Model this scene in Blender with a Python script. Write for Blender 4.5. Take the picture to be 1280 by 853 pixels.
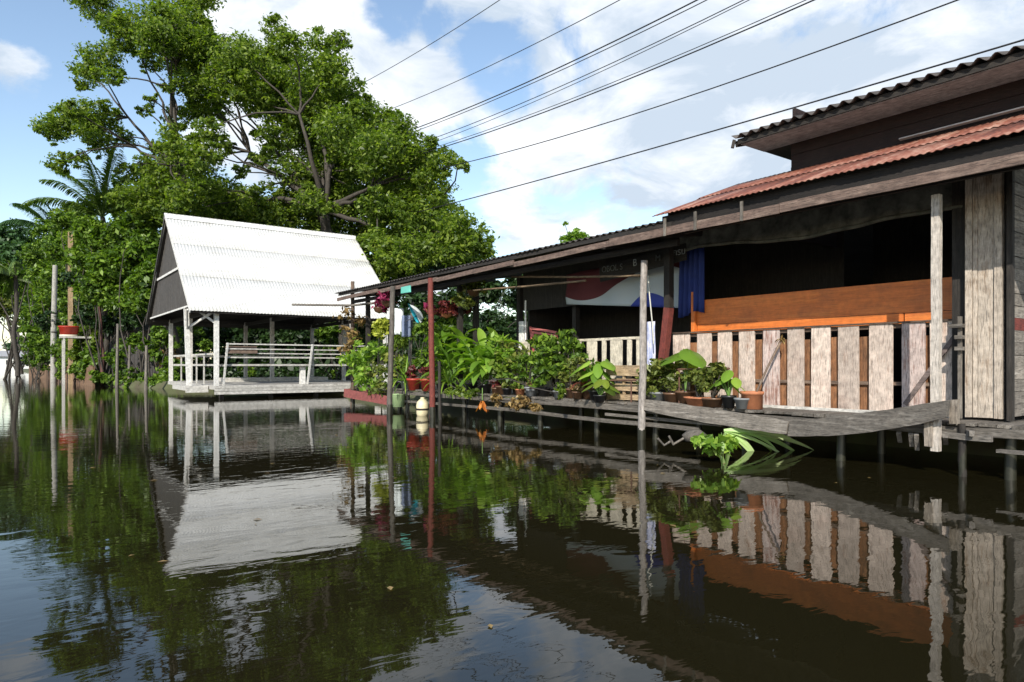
import bpy, bmesh, math, random
import numpy as np
from mathutils import Vector, Matrix
R = math.radians
random.seed(7); np.random.seed(7)
scn = bpy.context.scene
for o in list(bpy.data.objects): bpy.data.objects.remove(o)
col = scn.collection

# ------------------------------------------------------------------ camera
H = 1.3; F = 850.0; YAW = 36.5          # eye height above water, focal length in photo pixels, heading right of +Y
FW = Vector((math.sin(R(YAW)), math.cos(R(YAW)), 0)); RT = Vector((math.cos(R(YAW)), -math.sin(R(YAW)), 0)); UP = Vector((0, 0, 1))
EYE = Vector((0, 0, H)); HZ = 456.5
cd = bpy.data.cameras.new('camera'); cam = bpy.data.objects.new('camera', cd); col.objects.link(cam)
cd.sensor_width = 36; cd.lens = F * 36 / 1280; cd.shift_y = (HZ - 426.5) / 1280
cd.clip_start = .05; cd.clip_end = 3000
cam.location = EYE; cam.rotation_euler = (R(90), 0, -R(YAW)); scn.camera = cam

def P(px, py, X=None, Y=None, Z=None, d=None):
    """survey helper: the real point seen in a direction, on a known plane or at a known distance"""
    v = FW + RT * ((px - 640) / F) + UP * ((HZ - py) / F)
    if X is not None: t = X / v.x
    elif Y is not None: t = Y / v.y
    elif Z is not None: t = (Z - H) / v.z
    else: t = d
    return EYE + v * t
def YX(px, X): return P(px, 400, X=X).y

# ------------------------------------------------------------------ light
SD = Vector((1, .88, -.87)).normalized()           # direction sunlight travels
elev = math.asin(-SD.z); az = math.atan2(-SD.x, -SD.y)   # azimuth of the sun, clockwise from +Y
w = bpy.data.worlds.new('World'); scn.world = w; w.use_nodes = True
nt = w.node_tree; N = nt.nodes; L = nt.links; N.clear()
def nn(tree, t, **k):
    n = tree.nodes.new(t)
    for a, b in k.items(): setattr(n, a, b)
    return n
out = nn(nt, 'ShaderNodeOutputWorld'); bg = nn(nt, 'ShaderNodeBackground'); bg.inputs[1].default_value = .11
sky = nn(nt, 'ShaderNodeTexSky', sky_type='NISHITA', sun_disc=False, sun_elevation=elev, sun_rotation=az)
sky.air_density = 1.1; sky.dust_density = .4; sky.ozone_density = 2.0
tc = nn(nt, 'ShaderNodeTexCoord')
def mth(tree, op, a, b=None, c=None, clamp=False):
    n = nn(tree, 'ShaderNodeMath', operation=op, use_clamp=clamp)
    for i, x in enumerate((a, b, c)):
        if x is None: continue
        if isinstance(x, (int, float)): n.inputs[i].default_value = x
        else: tree.links.new(x, n.inputs[i])
    return n.outputs[0]
nrm = nn(nt, 'ShaderNodeVectorMath', operation='NORMALIZE'); L.new(tc.outputs['Generated'], nrm.inputs[0])
sep = nn(nt, 'ShaderNodeSeparateXYZ'); L.new(nrm.outputs[0], sep.inputs[0])
zz = mth(nt, 'ADD', mth(nt, 'MAXIMUM', sep.outputs[2], 0), .22)
cmb = nn(nt, 'ShaderNodeCombineXYZ'); L.new(mth(nt, 'DIVIDE', sep.outputs[0], zz), cmb.inputs[0]); L.new(mth(nt, 'DIVIDE', sep.outputs[1], zz), cmb.inputs[1])
def noise(tree, vec, scale, detail=6, rough=.55, dist=0):
    n = nn(tree, 'ShaderNodeTexNoise'); n.inputs['Scale'].default_value = scale; n.inputs['Detail'].default_value = detail
    n.inputs['Roughness'].default_value = rough; n.inputs['Distortion'].default_value = dist
    if vec is not None: tree.links.new(vec, n.inputs['Vector'])
    return n.outputs['Fac']
n1 = noise(nt, cmb.outputs[0], 2.3, 8, .58, .35)
n2 = noise(nt, nrm.outputs[0], 8.0, 8, .62, .3)
def blob(px, py, r0, r1, amt):
    """soft disc on the sky dome round one direction; radii in degrees"""
    dvec = (FW + RT * ((px - 640) / F) + UP * ((HZ - py) / F)).normalized()
    dp = nn(nt, 'ShaderNodeVectorMath', operation='DOT_PRODUCT'); L.new(nrm.outputs[0], dp.inputs[0]); dp.inputs[1].default_value = dvec
    mr = nn(nt, 'ShaderNodeMapRange', interpolation_type='SMOOTHSTEP'); L.new(dp.outputs['Value'], mr.inputs[0])
    mr.inputs[1].default_value = math.cos(R(r1)); mr.inputs[2].default_value = math.cos(R(r0)); mr.inputs[3].default_value = 0; mr.inputs[4].default_value = amt
    return mr.outputs[0]
dens = mth(nt, 'ADD', mth(nt, 'MULTIPLY', n1, .9), mth(nt, 'MULTIPLY', n2, .9))     # about .9 on average
for a in [(-60, 60, 4, 17, -.34), (50, 210, 2, 10, -.2), (60, 10, 1, 8, -.14), (40, 75, .2, 4.5, .42), (5, 105, .2, 4, .38), (500, 22, .2, 4.2, -.30), (575, 45, .2, 3.4, -.22), (632, 88, .3, 4.2, -.28), (480, 178, .3, 3, -.1),
          (660, 300, 1.0, 9, -.22), (560, 240, 2, 8, .06), (860, 90, 8, 24, .15), (1000, 60, 1, 7, -.12), (1180, 20, 1, 6, -.1), (780, 240, 1, 6, -.1), (300, 60, 5, 14, .24), (470, 110, 1, 7, .12), (1080, 30, 4, 14, .12), (560, 10, .5, 3, .06), (680, 230, 1, 7, .12), (-200, 100, 10, 40, -.2)]:
    dens = mth(nt, 'ADD', dens, blob(*a))
# unseen sky behind the photographer, clouds cleared to deepen the shade
dpb = nn(nt, 'ShaderNodeVectorMath', operation='DOT_PRODUCT'); L.new(nrm.outputs[0], dpb.inputs[0]); dpb.inputs[1].default_value = (-FW * .95 + UP * .25).normalized()
mrb = nn(nt, 'ShaderNodeMapRange', interpolation_type='SMOOTHSTEP'); L.new(dpb.outputs['Value'], mrb.inputs[0]); mrb.inputs[1].default_value = -.15; mrb.inputs[2].default_value = .45; mrb.inputs[4].default_value = -.35
dens = mth(nt, 'ADD', dens, mrb.outputs[0])
mask = nn(nt, 'ShaderNodeMapRange', interpolation_type='SMOOTHSTEP'); L.new(dens, mask.inputs[0]); mask.inputs[1].default_value = .76; mask.inputs[2].default_value = .97
# cloud brightness: white billows with pale grey-blue hollows
n3 = noise(nt, cmb.outputs[0], 3.1, 7, .6, .5)
cr = nn(nt, 'ShaderNodeValToRGB'); L.new(mth(nt, 'ADD', n3, blob(960, 120, 3, 17, -.1)), cr.inputs[0])
cr.color_ramp.elements[0].position = .36; cr.color_ramp.elements[0].color = (4.7, 5.5, 6.5, 1)
cr.color_ramp.elements[1].position = .60; cr.color_ramp.elements[1].color = (8.5, 8.7, 9.0, 1)
mx = nn(nt, 'ShaderNodeMix', data_type='RGBA'); L.new(mask.outputs[0], mx.inputs[0]); 
skm = nn(nt, 'ShaderNodeMix', data_type='RGBA', blend_type='MULTIPLY'); skm.inputs[0].default_value = 1; L.new(sky.outputs[0], skm.inputs[6]); skm.inputs[7].default_value = (1.7, 1.6, 1.5, 1)
L.new(skm.outputs[2], mx.inputs[6]); L.new(cr.outputs[0], mx.inputs[7])
L.new(mx.outputs[2], bg.inputs[0]); L.new(bg.outputs[0], out.inputs[0])
sl = bpy.data.lights.new('sun', 'SUN'); so = bpy.data.objects.new('sun', sl); col.objects.link(so)
sl.energy = 5.0; sl.angle = R(.53); sl.color = (1, .94, .83); so.rotation_euler = SD.to_track_quat('-Z', 'Y').to_euler(); so.location = (-20, -20, 30)
scn.view_settings.view_transform = 'Standard'; scn.view_settings.look = 'None'; scn.view_settings.gamma = 1; scn.view_settings.exposure = .34
scn.cycles.max_bounces = 8; scn.cycles.transparent_max_bounces = 8

# ------------------------------------------------------------------ materials
def newmat(name):
    m = bpy.data.materials.new(name); m.use_nodes = True; t = m.node_tree; b = t.nodes['Principled BSDF']; return m, t, b
def ramp(t, fac, stops):
    r = nn(t, 'ShaderNodeValToRGB'); t.links.new(fac, r.inputs[0]); e = r.color_ramp.elements
    while len(e) < len(stops): e.new(.5)
    for el, (p, c) in zip(e, stops): el.position = p; el.color = (*c, 1)
    return r.outputs[0]
def objvec(t, scale, rnd=True):
    c = nn(t, 'ShaderNodeTexCoord'); v = c.outputs['Object']
    if rnd:
        oi = nn(t, 'ShaderNodeObjectInfo'); m = mth(t, 'MULTIPLY', oi.outputs['Random'], 57.0)
        a = nn(t, 'ShaderNodeVectorMath', operation='ADD'); t.links.new(v, a.inputs[0]); t.links.new(m, a.inputs[1]); v = a.outputs[0]
    mp = nn(t, 'ShaderNodeMapping'); mp.inputs['Scale'].default_value = scale; t.links.new(v, mp.inputs[0]); return mp.outputs[0]
def mixc(t, f, a, b, bt='MIX'):
    n = nn(t, 'ShaderNodeMix', data_type='RGBA', blend_type=bt)
    for i, x in ((0, f), (6, a), (7, b)):
        if isinstance(x, (int, float)): n.inputs[i].default_value = x
        elif isinstance(x, tuple): n.inputs[i].default_value = (*x, 1)
        else: t.links.new(x, n.inputs[i])
    return n.outputs[2]
def bump(t, b, h, s=.3, dist=.01):
    n = nn(t, 'ShaderNodeBump'); n.inputs['Strength'].default_value = s; n.inputs['Distance'].default_value = dist; t.links.new(h, n.inputs['Height']); t.links.new(n.outputs[0], b.inputs['Normal'])
AX = {'X': (1, 14, 14), 'Y': (14, 1, 14), 'Z': (14, 14, 1)}
_wc = {}
def wood(name, c0, c1, axis='Z', paint=None, cover=.5, rough=.8, vary=.35, grain=1.0, stain=(.05, .04, .03)):
    key = (name, axis)
    if key in _wc: return _wc[key]
    m, t, b = newmat(name + '_' + axis.lower())
    g = noise(t, objvec(t, tuple(x * .9 * grain for x in AX[axis])), 2.2, 7, .65, .6)
    g2 = noise(t, objvec(t, tuple(x * 3.0 * grain for x in AX[axis])), 3.0, 4, .6)
    big = noise(t, objvec(t, (1.3, 1.3, 1.3)), 1.6, 5, .6)
    c = ramp(t, g, [(.25, tuple(x * (.8 if name == 'varnished_wood' else .55) for x in c0)), (.5, c0), (.75, c1)])
    if paint:
        pm = mth(t, 'ADD', mth(t, 'MULTIPLY', g, .7), mth(t, 'MULTIPLY', big, .6))
        mr = nn(t, 'ShaderNodeMapRange'); t.links.new(pm, mr.inputs[0]); mr.inputs[1].default_value = .65 - cover * .35 - .06; mr.inputs[2].default_value = .65 - cover * .35 + .09
        pc = mixc(t, big, tuple(x * .75 for x in paint), paint)
        c = mixc(t, mr.outputs[0], c, pc)
    sm = nn(t, 'ShaderNodeMapRange'); t.links.new(big, sm.inputs[0]); sm.inputs[1].default_value = .52; sm.inputs[2].default_value = .75; sm.inputs[4].default_value = .65
    c = mixc(t, sm.outputs[0], c, mixc(t, .5, c, stain))
    crk = nn(t, 'ShaderNodeMapRange'); t.links.new(g2, crk.inputs[0]); crk.inputs[1].default_value = .34; crk.inputs[2].default_value = .50; crk.inputs[3].default_value = .8 if name == 'varnished_wood' else .38; crk.inputs[4].default_value = 1.0
    mot = nn(t, 'ShaderNodeMapRange'); t.links.new(noise(t, objvec(t, (1, 1, 1)), 9, 6, .7), mot.inputs[0]); mot.inputs[1].default_value = .3; mot.inputs[2].default_value = .65; mot.inputs[3].default_value = .85 if name == 'varnished_wood' else .62; mot.inputs[4].default_value = 1.12
    cmul = nn(t, 'ShaderNodeVectorMath', operation='SCALE'); t.links.new(c, cmul.inputs[0]); t.links.new(mth(t, 'MULTIPLY', crk.outputs[0], mot.outputs[0]), cmul.inputs['Scale']); c = cmul.outputs[0]
    oi = nn(t, 'ShaderNodeObjectInfo')
    v = nn(t, 'ShaderNodeMapRange'); t.links.new(oi.outputs['Random'], v.inputs[0]); v.inputs[3].default_value = 1 - vary; v.inputs[4].default_value = 1 + vary * .4
    hs = nn(t, 'ShaderNodeHueSaturation'); t.links.new(v.outputs[0], hs.inputs['Value']); t.links.new(c, hs.inputs['Color'])
    t.links.new(hs.outputs[0], b.inputs['Base Color']); b.inputs['Roughness'].default_value = rough
    bump(t, b, mth(t, 'ADD', g, mth(t, 'MULTIPLY', g2, .5)), .55, .012)
    _wc[key] = m; return m
def plain(name, c, rough=.6, metal=0, var=.25, sc=4.0, bmp=.15, c2=None):
    m, t, b = newmat(name)
    n = noise(t, objvec(t, (1, 1, 1)), sc, 6, .65)
    t.links.new(ramp(t, n, [(.3, tuple(x * (1 - var) for x in c)), (.7, c2 or tuple(min(1, x * (1 + var * .5)) for x in c))]), b.inputs['Base Color'])
    b.inputs['Roughness'].default_value = rough; b.inputs['Metallic'].default_value = metal
    bump(t, b, n, bmp, .01); return m
def leafmat(name, stops, trans=.35, rough=.45, sc=.5):
    m, t, b = newmat(name)
    ge = nn(t, 'ShaderNodeNewGeometry')
    n = noise(t, objvec(t, (1, 1, 1)), sc, 4, .6)
    f = mth(t, 'ADD', mth(t, 'MULTIPLY', ge.outputs['Random Per Island'], .55), mth(t, 'MULTIPLY', n, .45))
    c = ramp(t, f, stops); t.links.new(c, b.inputs['Base Color']); b.inputs['Roughness'].default_value = rough
    b.inputs['Specular IOR Level'].default_value = .35
    tr = nn(t, 'ShaderNodeBsdfTranslucent'); t.links.new(mixc(t, 1, c, (1.5, 1.7, .5), 'MULTIPLY'), tr.inputs[0])
    ms = nn(t, 'ShaderNodeMixShader'); ms.inputs[0].default_value = trans
    o = t.nodes['Material Output']; t.links.new(b.outputs[0], ms.inputs[1]); t.links.new(tr.outputs[0], ms.inputs[2]); t.links.new(ms.outputs[0], o.inputs[0]); return m
G3 = [(.2, (.012, .035, .008)), (.5, (.04, .10, .014)), (.8, (.10, .19, .022))]
M = dict(
    tree=leafmat('tree_leaves', [(.15, (.030, .055, .012)), (.5, (.115, .18, .026)), (.85, (.28, .35, .05))], .48),
    bush=leafmat('bush_leaves', [(.2, (.025, .055, .010)), (.5, (.09, .165, .020)), (.8, (.19, .29, .032))], .34),
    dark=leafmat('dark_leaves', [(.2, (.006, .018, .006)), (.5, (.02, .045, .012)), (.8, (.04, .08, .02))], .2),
    far=leafmat('far_leaves', [(.2, (.02, .05, .02)), (.5, (.045, .10, .035)), (.8, (.07, .14, .05))], .25),
    bright=leafmat('bright_leaves', [(.2, (.06, .13, .015)), (.5, (.17, .30, .04)), (.8, (.34, .48, .08))], .4, .35),
    yellow=leafmat('yellow_leaves', [(.2, (.16, .2, .02)), (.5, (.34, .38, .05)), (.8, (.5, .52, .1))], .35),
    olive=leafmat('olive_leaves', [(.2, (.05, .06, .015)), (.5, (.11, .15, .03)), (.8, (.26, .27, .06))], .3),
    dry=leafmat('dry_leaves', [(.2, (.08, .05, .02)), (.5, (.2, .13, .05)), (.8, (.34, .24, .1))], .2),
    redleaf=leafmat('red_leaves', [(.2, (.05, .01, .012)), (.5, (.12, .022, .025)), (.8, (.2, .05, .04))], .3),
    pink=leafmat('pink_blossoms', [(.2, (.1, .008, .035)), (.5, (.26, .025, .09)), (.8, (.5, .09, .22))], .3),
    palm=leafmat('palm_leaves', [(.2, (.03, .06, .015)), (.5, (.08, .14, .03)), (.8, (.19, .26, .07))], .35),
    bark=wood('bark', (.05, .042, .034), (.11, .095, .08), 'Z', vary=.1),
    green_stem=plain('green_stem', (.12, .22, .05), .5),
)
GREY = ((.15, .132, .112), (.30, .275, .245))
BROWN = ((.13, .085, .06), (.25, .18, .13))
def grey(ax): return wood('weathered_wood', *GREY, ax)
def brown(ax): return wood('brown_wood', *BROWN, ax)
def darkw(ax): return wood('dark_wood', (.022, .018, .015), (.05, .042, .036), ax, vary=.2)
def paleboard(ax): return wood('whitewashed_wood', (.34, .18, .11), (.52, .35, .25), ax, paint=(.68, .56, .48), cover=.46, vary=.25, stain=(.24, .08, .04))
def creamboard(ax): return wood('cream_wood', (.45, .38, .28), (.6, .53, .42), ax, paint=(.74, .67, .54), cover=.8, vary=.12)
def orangeb(ax): return wood('orange_wood', (.26, .115, .05), (.40, .20, .09), ax, vary=.2)
def greyw(ax): return wood('pale_grey_wood', (.34, .32, .29), (.52, .5, .46), ax, paint=(.62, .6, .56), cover=.4, vary=.15)
def white(ax): return wood('white_painted_wood', (.5, .48, .44), (.66, .64, .6), ax, paint=(.8, .79, .76), cover=.85, vary=.08)
def redw(ax): return wood('red_painted_wood', (.09, .045, .03), (.18, .09, .06), ax, paint=(.20, .04, .03), cover=.5, vary=.1)
def panelw(ax): return wood('varnished_wood', (.62, .165, .03), (.74, .235, .045), ax, vary=.06, rough=.5, grain=.5)
def maroon(ax): return wood('maroon_wood', (.018, .007, .006), (.03, .012, .010), ax, vary=.1)

# ------------------------------------------------------------------ mesh builder
WP = {}
def wp(o): return WP.get(o.name, Vector((0, 0, 0)))
class MB:
    def __init__(s): s.v = []; s.f = []; s.smooth = []
    def add(s, vs, fs, sm=False):
        b = len(s.v); s.v += [Vector(x) for x in vs]; s.f += [tuple(b + i for i in f) for f in fs]; s.smooth += [sm] * len(fs); return s
    def box(s, a, b, j=0):
        x0, y0, z0 = a; x1, y1, z1 = b
        q = lambda: random.uniform(-j, j)
        vs = [(x + q(), y + q(), z + q()) for x, y, z in ((x0, y0, z0), (x1, y0, z0), (x1, y1, z0), (x0, y1, z0), (x0, y0, z1), (x1, y0, z1), (x1, y1, z1), (x0, y1, z1))]
        return s.add(vs, [(0, 3, 2, 1), (4, 5, 6, 7), (0, 1, 5, 4), (1, 2, 6, 5), (2, 3, 7, 6), (3, 0, 4, 7)])
    def bar(s, p0, p1, w, h, up=(0, 0, 1), seg=1, warp=0, taper=1):
        p0 = Vector(p0); p1 = Vector(p1); d = (p1 - p0).normalized(); up = Vector(up)
        sx = d.cross(up)
        if sx.length < 1e-3: sx = d.cross(Vector((1, 0, 0)))
        sx.normalize(); u = sx.cross(d).normalized(); vs = []; fs = []
        for i in range(seg + 1):
            t = i / seg; c = p0.lerp(p1, t) + (sx * random.uniform(-1, 1) + u * random.uniform(-1, 1)) * (warp if 0 < i < seg else 0)
            k = 1 + (taper - 1) * t
            for a, b in ((-1, -1), (1, -1), (1, 1), (-1, 1)): vs.append(c + sx * a * w / 2 * k + u * b * h / 2 * k)
        for i in range(seg):
            o = i * 4
            for q in range(4): fs.append((o + q, o + (q + 1) % 4, o + 4 + (q + 1) % 4, o + 4 + q))
        fs += [(3, 2, 1, 0), tuple(seg * 4 + q for q in range(4))]
        return s.add(vs, fs)
    def tube(s, pts, r, n=8, cap=True):
        pts = [Vector(p) for p in pts]; k = len(pts)
        if isinstance(r, (int, float)): r = [r] * k
        d = (pts[1] - pts[0]).normalized(); a = Vector((1, 0, 0)) if abs(d.x) < .8 else Vector((0, 1, 0)); u = d.cross(a).normalized(); vs = []; fs = []
        for i, p in enumerate(pts):
            d = (pts[min(i + 1, k - 1)] - pts[max(i - 1, 0)]).normalized(); u = (u - d * u.dot(d)).normalized(); v = d.cross(u)
            for q in range(n):
                an = 2 * math.pi * q / n; vs.append(p + (u * math.cos(an) + v * math.sin(an)) * r[i])
        for i in range(k - 1):
            for q in range(n): fs.append((i * n + q, i * n + (q + 1) % n, (i + 1) * n + (q + 1) % n, (i + 1) * n + q))
        s.add(vs, fs, True)
        if cap: s.add(vs[:n], [tuple(range(n))[::-1]]); s.add(vs[-n:], [tuple(range(n))])
        return s
    def lathe(s, c, prof, n=20, sq=None):
        vs = []; fs = []; k = len(prof); c = Vector(c); sq = sq or (1, 1)
        for r, z in prof:
            for q in range(n):
                an = 2 * math.pi * q / n; vs.append(c + Vector((r * math.cos(an) * sq[0], r * math.sin(an) * sq[1], z)))
        for i in range(k - 1):
            for q in range(n): fs.append((i * n + q, i * n + (q + 1) % n, (i + 1) * n + (q + 1) % n, (i + 1) * n + q))
        s.add(vs, fs, True); return s
    def grid(s, fn, nu, nv, sm=True, double=0):
        vs = [fn(i / nu, j / nv) for j in range(nv + 1) for i in range(nu + 1)]
        fs = [(j * (nu + 1) + i, j * (nu + 1) + i + 1, (j + 1) * (nu + 1) + i + 1, (j + 1) * (nu + 1) + i) for j in range(nv) for i in range(nu)]
        s.add(vs, fs, sm); return s
    def build(s, name, mat, parent=None, loc=None, solid=0, bevel=0):
        if parent is not None: base = wp(parent)
        elif loc is not None: base = Vector(loc)
        else:
            xs = [v.x for v in s.v]; ys = [v.y for v in s.v]; zs = [v.z for v in s.v]
            base = Vector(((min(xs) + max(xs)) / 2, (min(ys) + max(ys)) / 2, min(zs)))
        me = bpy.data.meshes.new(name); me.from_pydata([v - base for v in s.v], [], s.f); me.update()
        me.polygons.foreach_set('use_smooth', s.smooth)
        me.materials.append(mat); o = bpy.data.objects.new(name, me); col.objects.link(o)
        if parent is not None: o.parent = parent
        else: o.location = base
        WP[o.name] = base
        if solid:
            md = o.modifiers.new('solid', 'SOLIDIFY'); md.thickness = solid; md.offset = 0
        if bevel:
            md = o.modifiers.new('bevel', 'BEVEL'); md.width = bevel; md.segments = 2; md.limit_method = 'ANGLE'
        return o
def tag(o, label=None, cat=None, group=None, kind=None):
    for k, v in (('label', label), ('category', cat), ('group', group), ('kind', kind)):
        if v: o[k] = v
    return o
def thing(name, label, cat, loc, group=None):
    o = bpy.data.objects.new(name, None); col.objects.link(o); o.location = Vector(loc); o.empty_display_size = .2; WP[o.name] = Vector(loc)
    return tag(o, label, cat, group)
def copy_thing(o, loc, rz=0, sc=1, label=None):
    c = o.copy(); col.objects.link(c); c.location = Vector(loc); c.rotation_euler = (0, 0, rz); c.scale = (sc,) * 3 if isinstance(sc, (int, float)) else sc; WP[c.name] = Vector(loc)
    if label: c['label'] = label
    for ch in o.children:
        k = ch.copy(); col.objects.link(k); k.parent = c
        for g in ch.children:
            q = g.copy(); col.objects.link(q); q.parent = k
    return c

# ------------------------------------------------------------------ foliage
def leaves(name, clumps, size, mat, parent=None, per=14, up=.5, sub=.22, long=1.9, loc=None):
    """clumps: (centre, (rx,ry,rz), leaf count). Leaves gather in twig bunches inside each clump."""
    V = []; 
    for c, r, n in clumps:
        nb = max(3, int(n / per)); r = np.array(r, float)
        d = np.random.normal(size=(nb, 3)); d /= np.linalg.norm(d, axis=1)[:, None]
        rad = np.random.uniform(.15, 1, nb) ** .55
        bc = np.array(c) + d * rad[:, None] * r
        k = np.random.randint(0, nb, n); rr = min(r) * sub
        pos = bc[k] + np.random.normal(size=(n, 3)) * rr * np.array([1, 1, .55])
        nrmv = np.random.normal(size=(n, 3)) * .75 + np.array([0, 0, up * 1.4]) + (d[k] * .5)
        nrmv /= np.linalg.norm(nrmv, axis=1)[:, None]
        a = np.cross(nrmv, np.random.normal(size=(n, 3))); a /= np.linalg.norm(a, axis=1)[:, None]
        b = np.cross(nrmv, a); s = size * np.random.uniform(.5, 1.5, n)[:, None]
        tip = a * s * long / 2; sd = b * s * .5; fold = nrmv * s * .14
        V.append(np.stack([pos - tip, pos - sd * .9 - tip * .1 + fold, pos + tip - fold * 1.2, pos + sd * .9 - tip * .1 + fold], 1))
    V = np.concatenate(V).reshape(-1, 3); base = wp(parent) if parent is not None else Vector(loc)
    V = V - np.array(base); nf = len(V) // 4
    me = bpy.data.meshes.new(name); me.vertices.add(len(V)); me.vertices.foreach_set('co', V.ravel().astype(np.float32))
    me.loops.add(nf * 4); me.loops.foreach_set('vertex_index', np.arange(nf * 4, dtype=np.int32))
    me.polygons.add(nf); me.polygons.foreach_set('loop_start', np.arange(0, nf * 4, 4, dtype=np.int32)); me.polygons.foreach_set('loop_total', np.full(nf, 4, dtype=np.int32))
    me.update(calc_edges=True); me.materials.append(mat)
    o = bpy.data.objects.new(name, me); col.objects.link(o)
    if parent is not None: o.parent = parent
    else: o.location = base
    WP[o.name] = base; return o
def limb(mb, p0, p1, r0, r1, bend=.12, n=6, sag=0):
    p0 = Vector(p0); p1 = Vector(p1); ln = (p1 - p0).length; pts = []; rs = []
    o = Vector((random.uniform(-1, 1), random.uniform(-1, 1), random.uniform(0, 1))) * bend * ln
    for i in range(n + 1):
        t = i / n; p = p0.lerp(p1, t) + o * math.sin(math.pi * t)
        if 0 < i < n: p += Vector([random.uniform(-1, 1) for _ in range(3)]) * ln * .018
        p.z -= sag * t * t; pts.append(p); rs.append(r0 + (r1 - r0) * t)
    mb.tube(pts, rs, 7); return pts
def blade(mb, base, dirv, length, width, droop=.5, n=7, fold=.15, tipw=.05, prof=None, roll=0):
    """one long curved leaf"""
    base = Vector(base); d = Vector(dirv).normalized(); sx = d.cross(UP)
    if sx.length < .05: sx = Vector((random.uniform(-1, 1), random.uniform(-1, 1), 0))
    sx.normalize(); sx = Matrix.Rotation(roll, 3, d) @ sx; p = base.copy(); vs = []; fs = []; st = length / n
    for i in range(n + 1):
        t = i / n; wd = width * (prof(t) if prof else max(tipw, math.sin(math.pi * min(1, .12 + t * .88)) ** .6)) / 2
        u = sx.cross(d).normalized()
        vs += [p - sx * wd + u * wd * fold * 2, p.copy(), p + sx * wd + u * wd * fold * 2]
        d = (d + Vector((0, 0, -droop / n * (1 + t)))).normalized(); p = p + d * st; sx = (sx - d * sx.dot(d)).normalized()
    for i in range(n): fs += [(i * 3, i * 3 + 1, i * 3 + 4, i * 3 + 3), (i * 3 + 1, i * 3 + 2, i * 3 + 5, i * 3 + 4)]
    mb.add(vs, fs, True); return p
def heart(mb, base, n_dir, size, aspect=1.0, droop=.3):
    """broad taro style leaf hanging from its stalk tip"""
    base = Vector(base); f = Vector(n_dir); f.z = 0; f.normalize(); sx = f.cross(UP).normalized(); nu = 8; nv = 6; vs = []; fs = []
    tilt = random.uniform(.2, .8)
    for j in range(nv + 1):
        t = j / nv; y = -.28 + t * 1.28
        hw = .86 * (t + .03) ** .45 * max(0, 1 - t) ** .72 + .004
        for i in range(nu + 1):
            s = i / nu * 2 - 1
            z = -droop * (t ** 2) - .16 * abs(s) ** 1.5 * hw * 2 + .02 * math.sin(i * 2.4 + j * 1.7)
            q = sx * (s * hw * size * aspect) + f * (y * size * math.cos(tilt) ) + UP * ((z - y * math.sin(tilt)) * size)
            vs.append(base + q)
    for j in range(nv):
        for i in range(nu): a = j * (nu + 1) + i; fs.append((a, a + 1, a + nu + 2, a + nu + 1))
    mb.add(vs, fs, True)

# ================================================================== SETTING
# water
m, t, b = newmat('canal_water')
b.inputs['Base Color'].default_value = (.011, .0095, .004, 1); b.inputs['Roughness'].default_value = .015; b.inputs['IOR'].default_value = 1.45
tcw = nn(t, 'ShaderNodeTexCoord')
def wv(scale, rot=0):
    mp = nn(t, 'ShaderNodeMapping'); mp.inputs['Scale'].default_value = scale; mp.inputs['Rotation'].default_value = (0, 0, rot); t.links.new(tcw.outputs['Object'], mp.inputs[0]); return mp.outputs[0]
r1 = noise(t, wv((.55, 1.5, 1), R(33)), 1.0, 3, .5, .4)
r2 = noise(t, wv((2.4, 5.5, 1), R(38)), 1.0, 3, .5, .6)
r3 = noise(t, wv((9, 16, 1), R(28)), 1.0, 2, .5, .2)
calm = noise(t, wv((.10, .16, 1), .3), 1.0, 3, .5, .5)
cm = nn(t, 'ShaderNodeMapRange'); t.links.new(calm, cm.inputs[0]); cm.inputs[1].default_value = .40; cm.inputs[2].default_value = .68; cm.inputs[3].default_value = .4; cm.inputs[4].default_value = 1.0
hgt = mth(t, 'ADD', mth(t, 'MULTIPLY', r1, 1.0), mth(t, 'MULTIPLY', mth(t, 'ADD', mth(t, 'MULTIPLY', r2, .8), mth(t, 'MULTIPLY', r3, .075)), cm.outputs[0]))
bump(t, b, hgt, .5, .0062)
MW = m
wm = MB(); wm.add([(-900, -300, 0), (900, -300, 0), (900, 1500, 0), (-900, 1500, 0)], [(0, 1, 2, 3)])
tag(wm.build('water', MW, loc=(0, 0, 0)), kind='structure')
# ground
MG = plain('muddy_ground', (.10, .08, .05), .95, var=.4, sc=1.2, c2=(.08, .10, .04))
edge = [(11.6, -120), (11.6, 24), (12.0, 27), (11.5, 38), (7.2, 41.5), (5.6, 46), (4.6, 52), (4.2, 80), (3.4, 140), (1.2, 230), (-20, 260), (-60, 264), (-400, 266)]
gm = MB(); nE = len(edge)
vs = [(x, y, .38) for x, y in edge] + [(x - .7, y - (.7 if y > 200 else .0), -.4) for x, y in edge]
gm.add(vs, [(i, nE + i, nE + i + 1, i + 1) for i in range(nE - 1)])
outer = [(900, -120), (900, 24), (900, 27), (900, 38), (900, 41.5), (900, 46), (900, 52), (900, 80), (900, 140), (900, 600), (300, 900), (-100, 900), (-400, 900)]
vs = [(x, y, .38) for x, y in edge] + [(x, y, .38) for x, y in outer]
gm.add(vs, [(i, i + 1, nE + i + 1, nE + i) for i in range(nE - 1)])
gm.add([(-19, -120, .38), (-17, 60, .38), (-15, 264, .38), (-400, 264, .38), (-400, -120, .38), (-18.3, -120, -.4), (-16.3, 60, -.4), (-14.3, 264, -.4)], [(0, 1, 2, 3, 4), (0, 5, 6, 1), (1, 6, 7, 2)])
tag(gm.build('ground', MG, loc=(0, 0, 0)), kind='structure')

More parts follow.
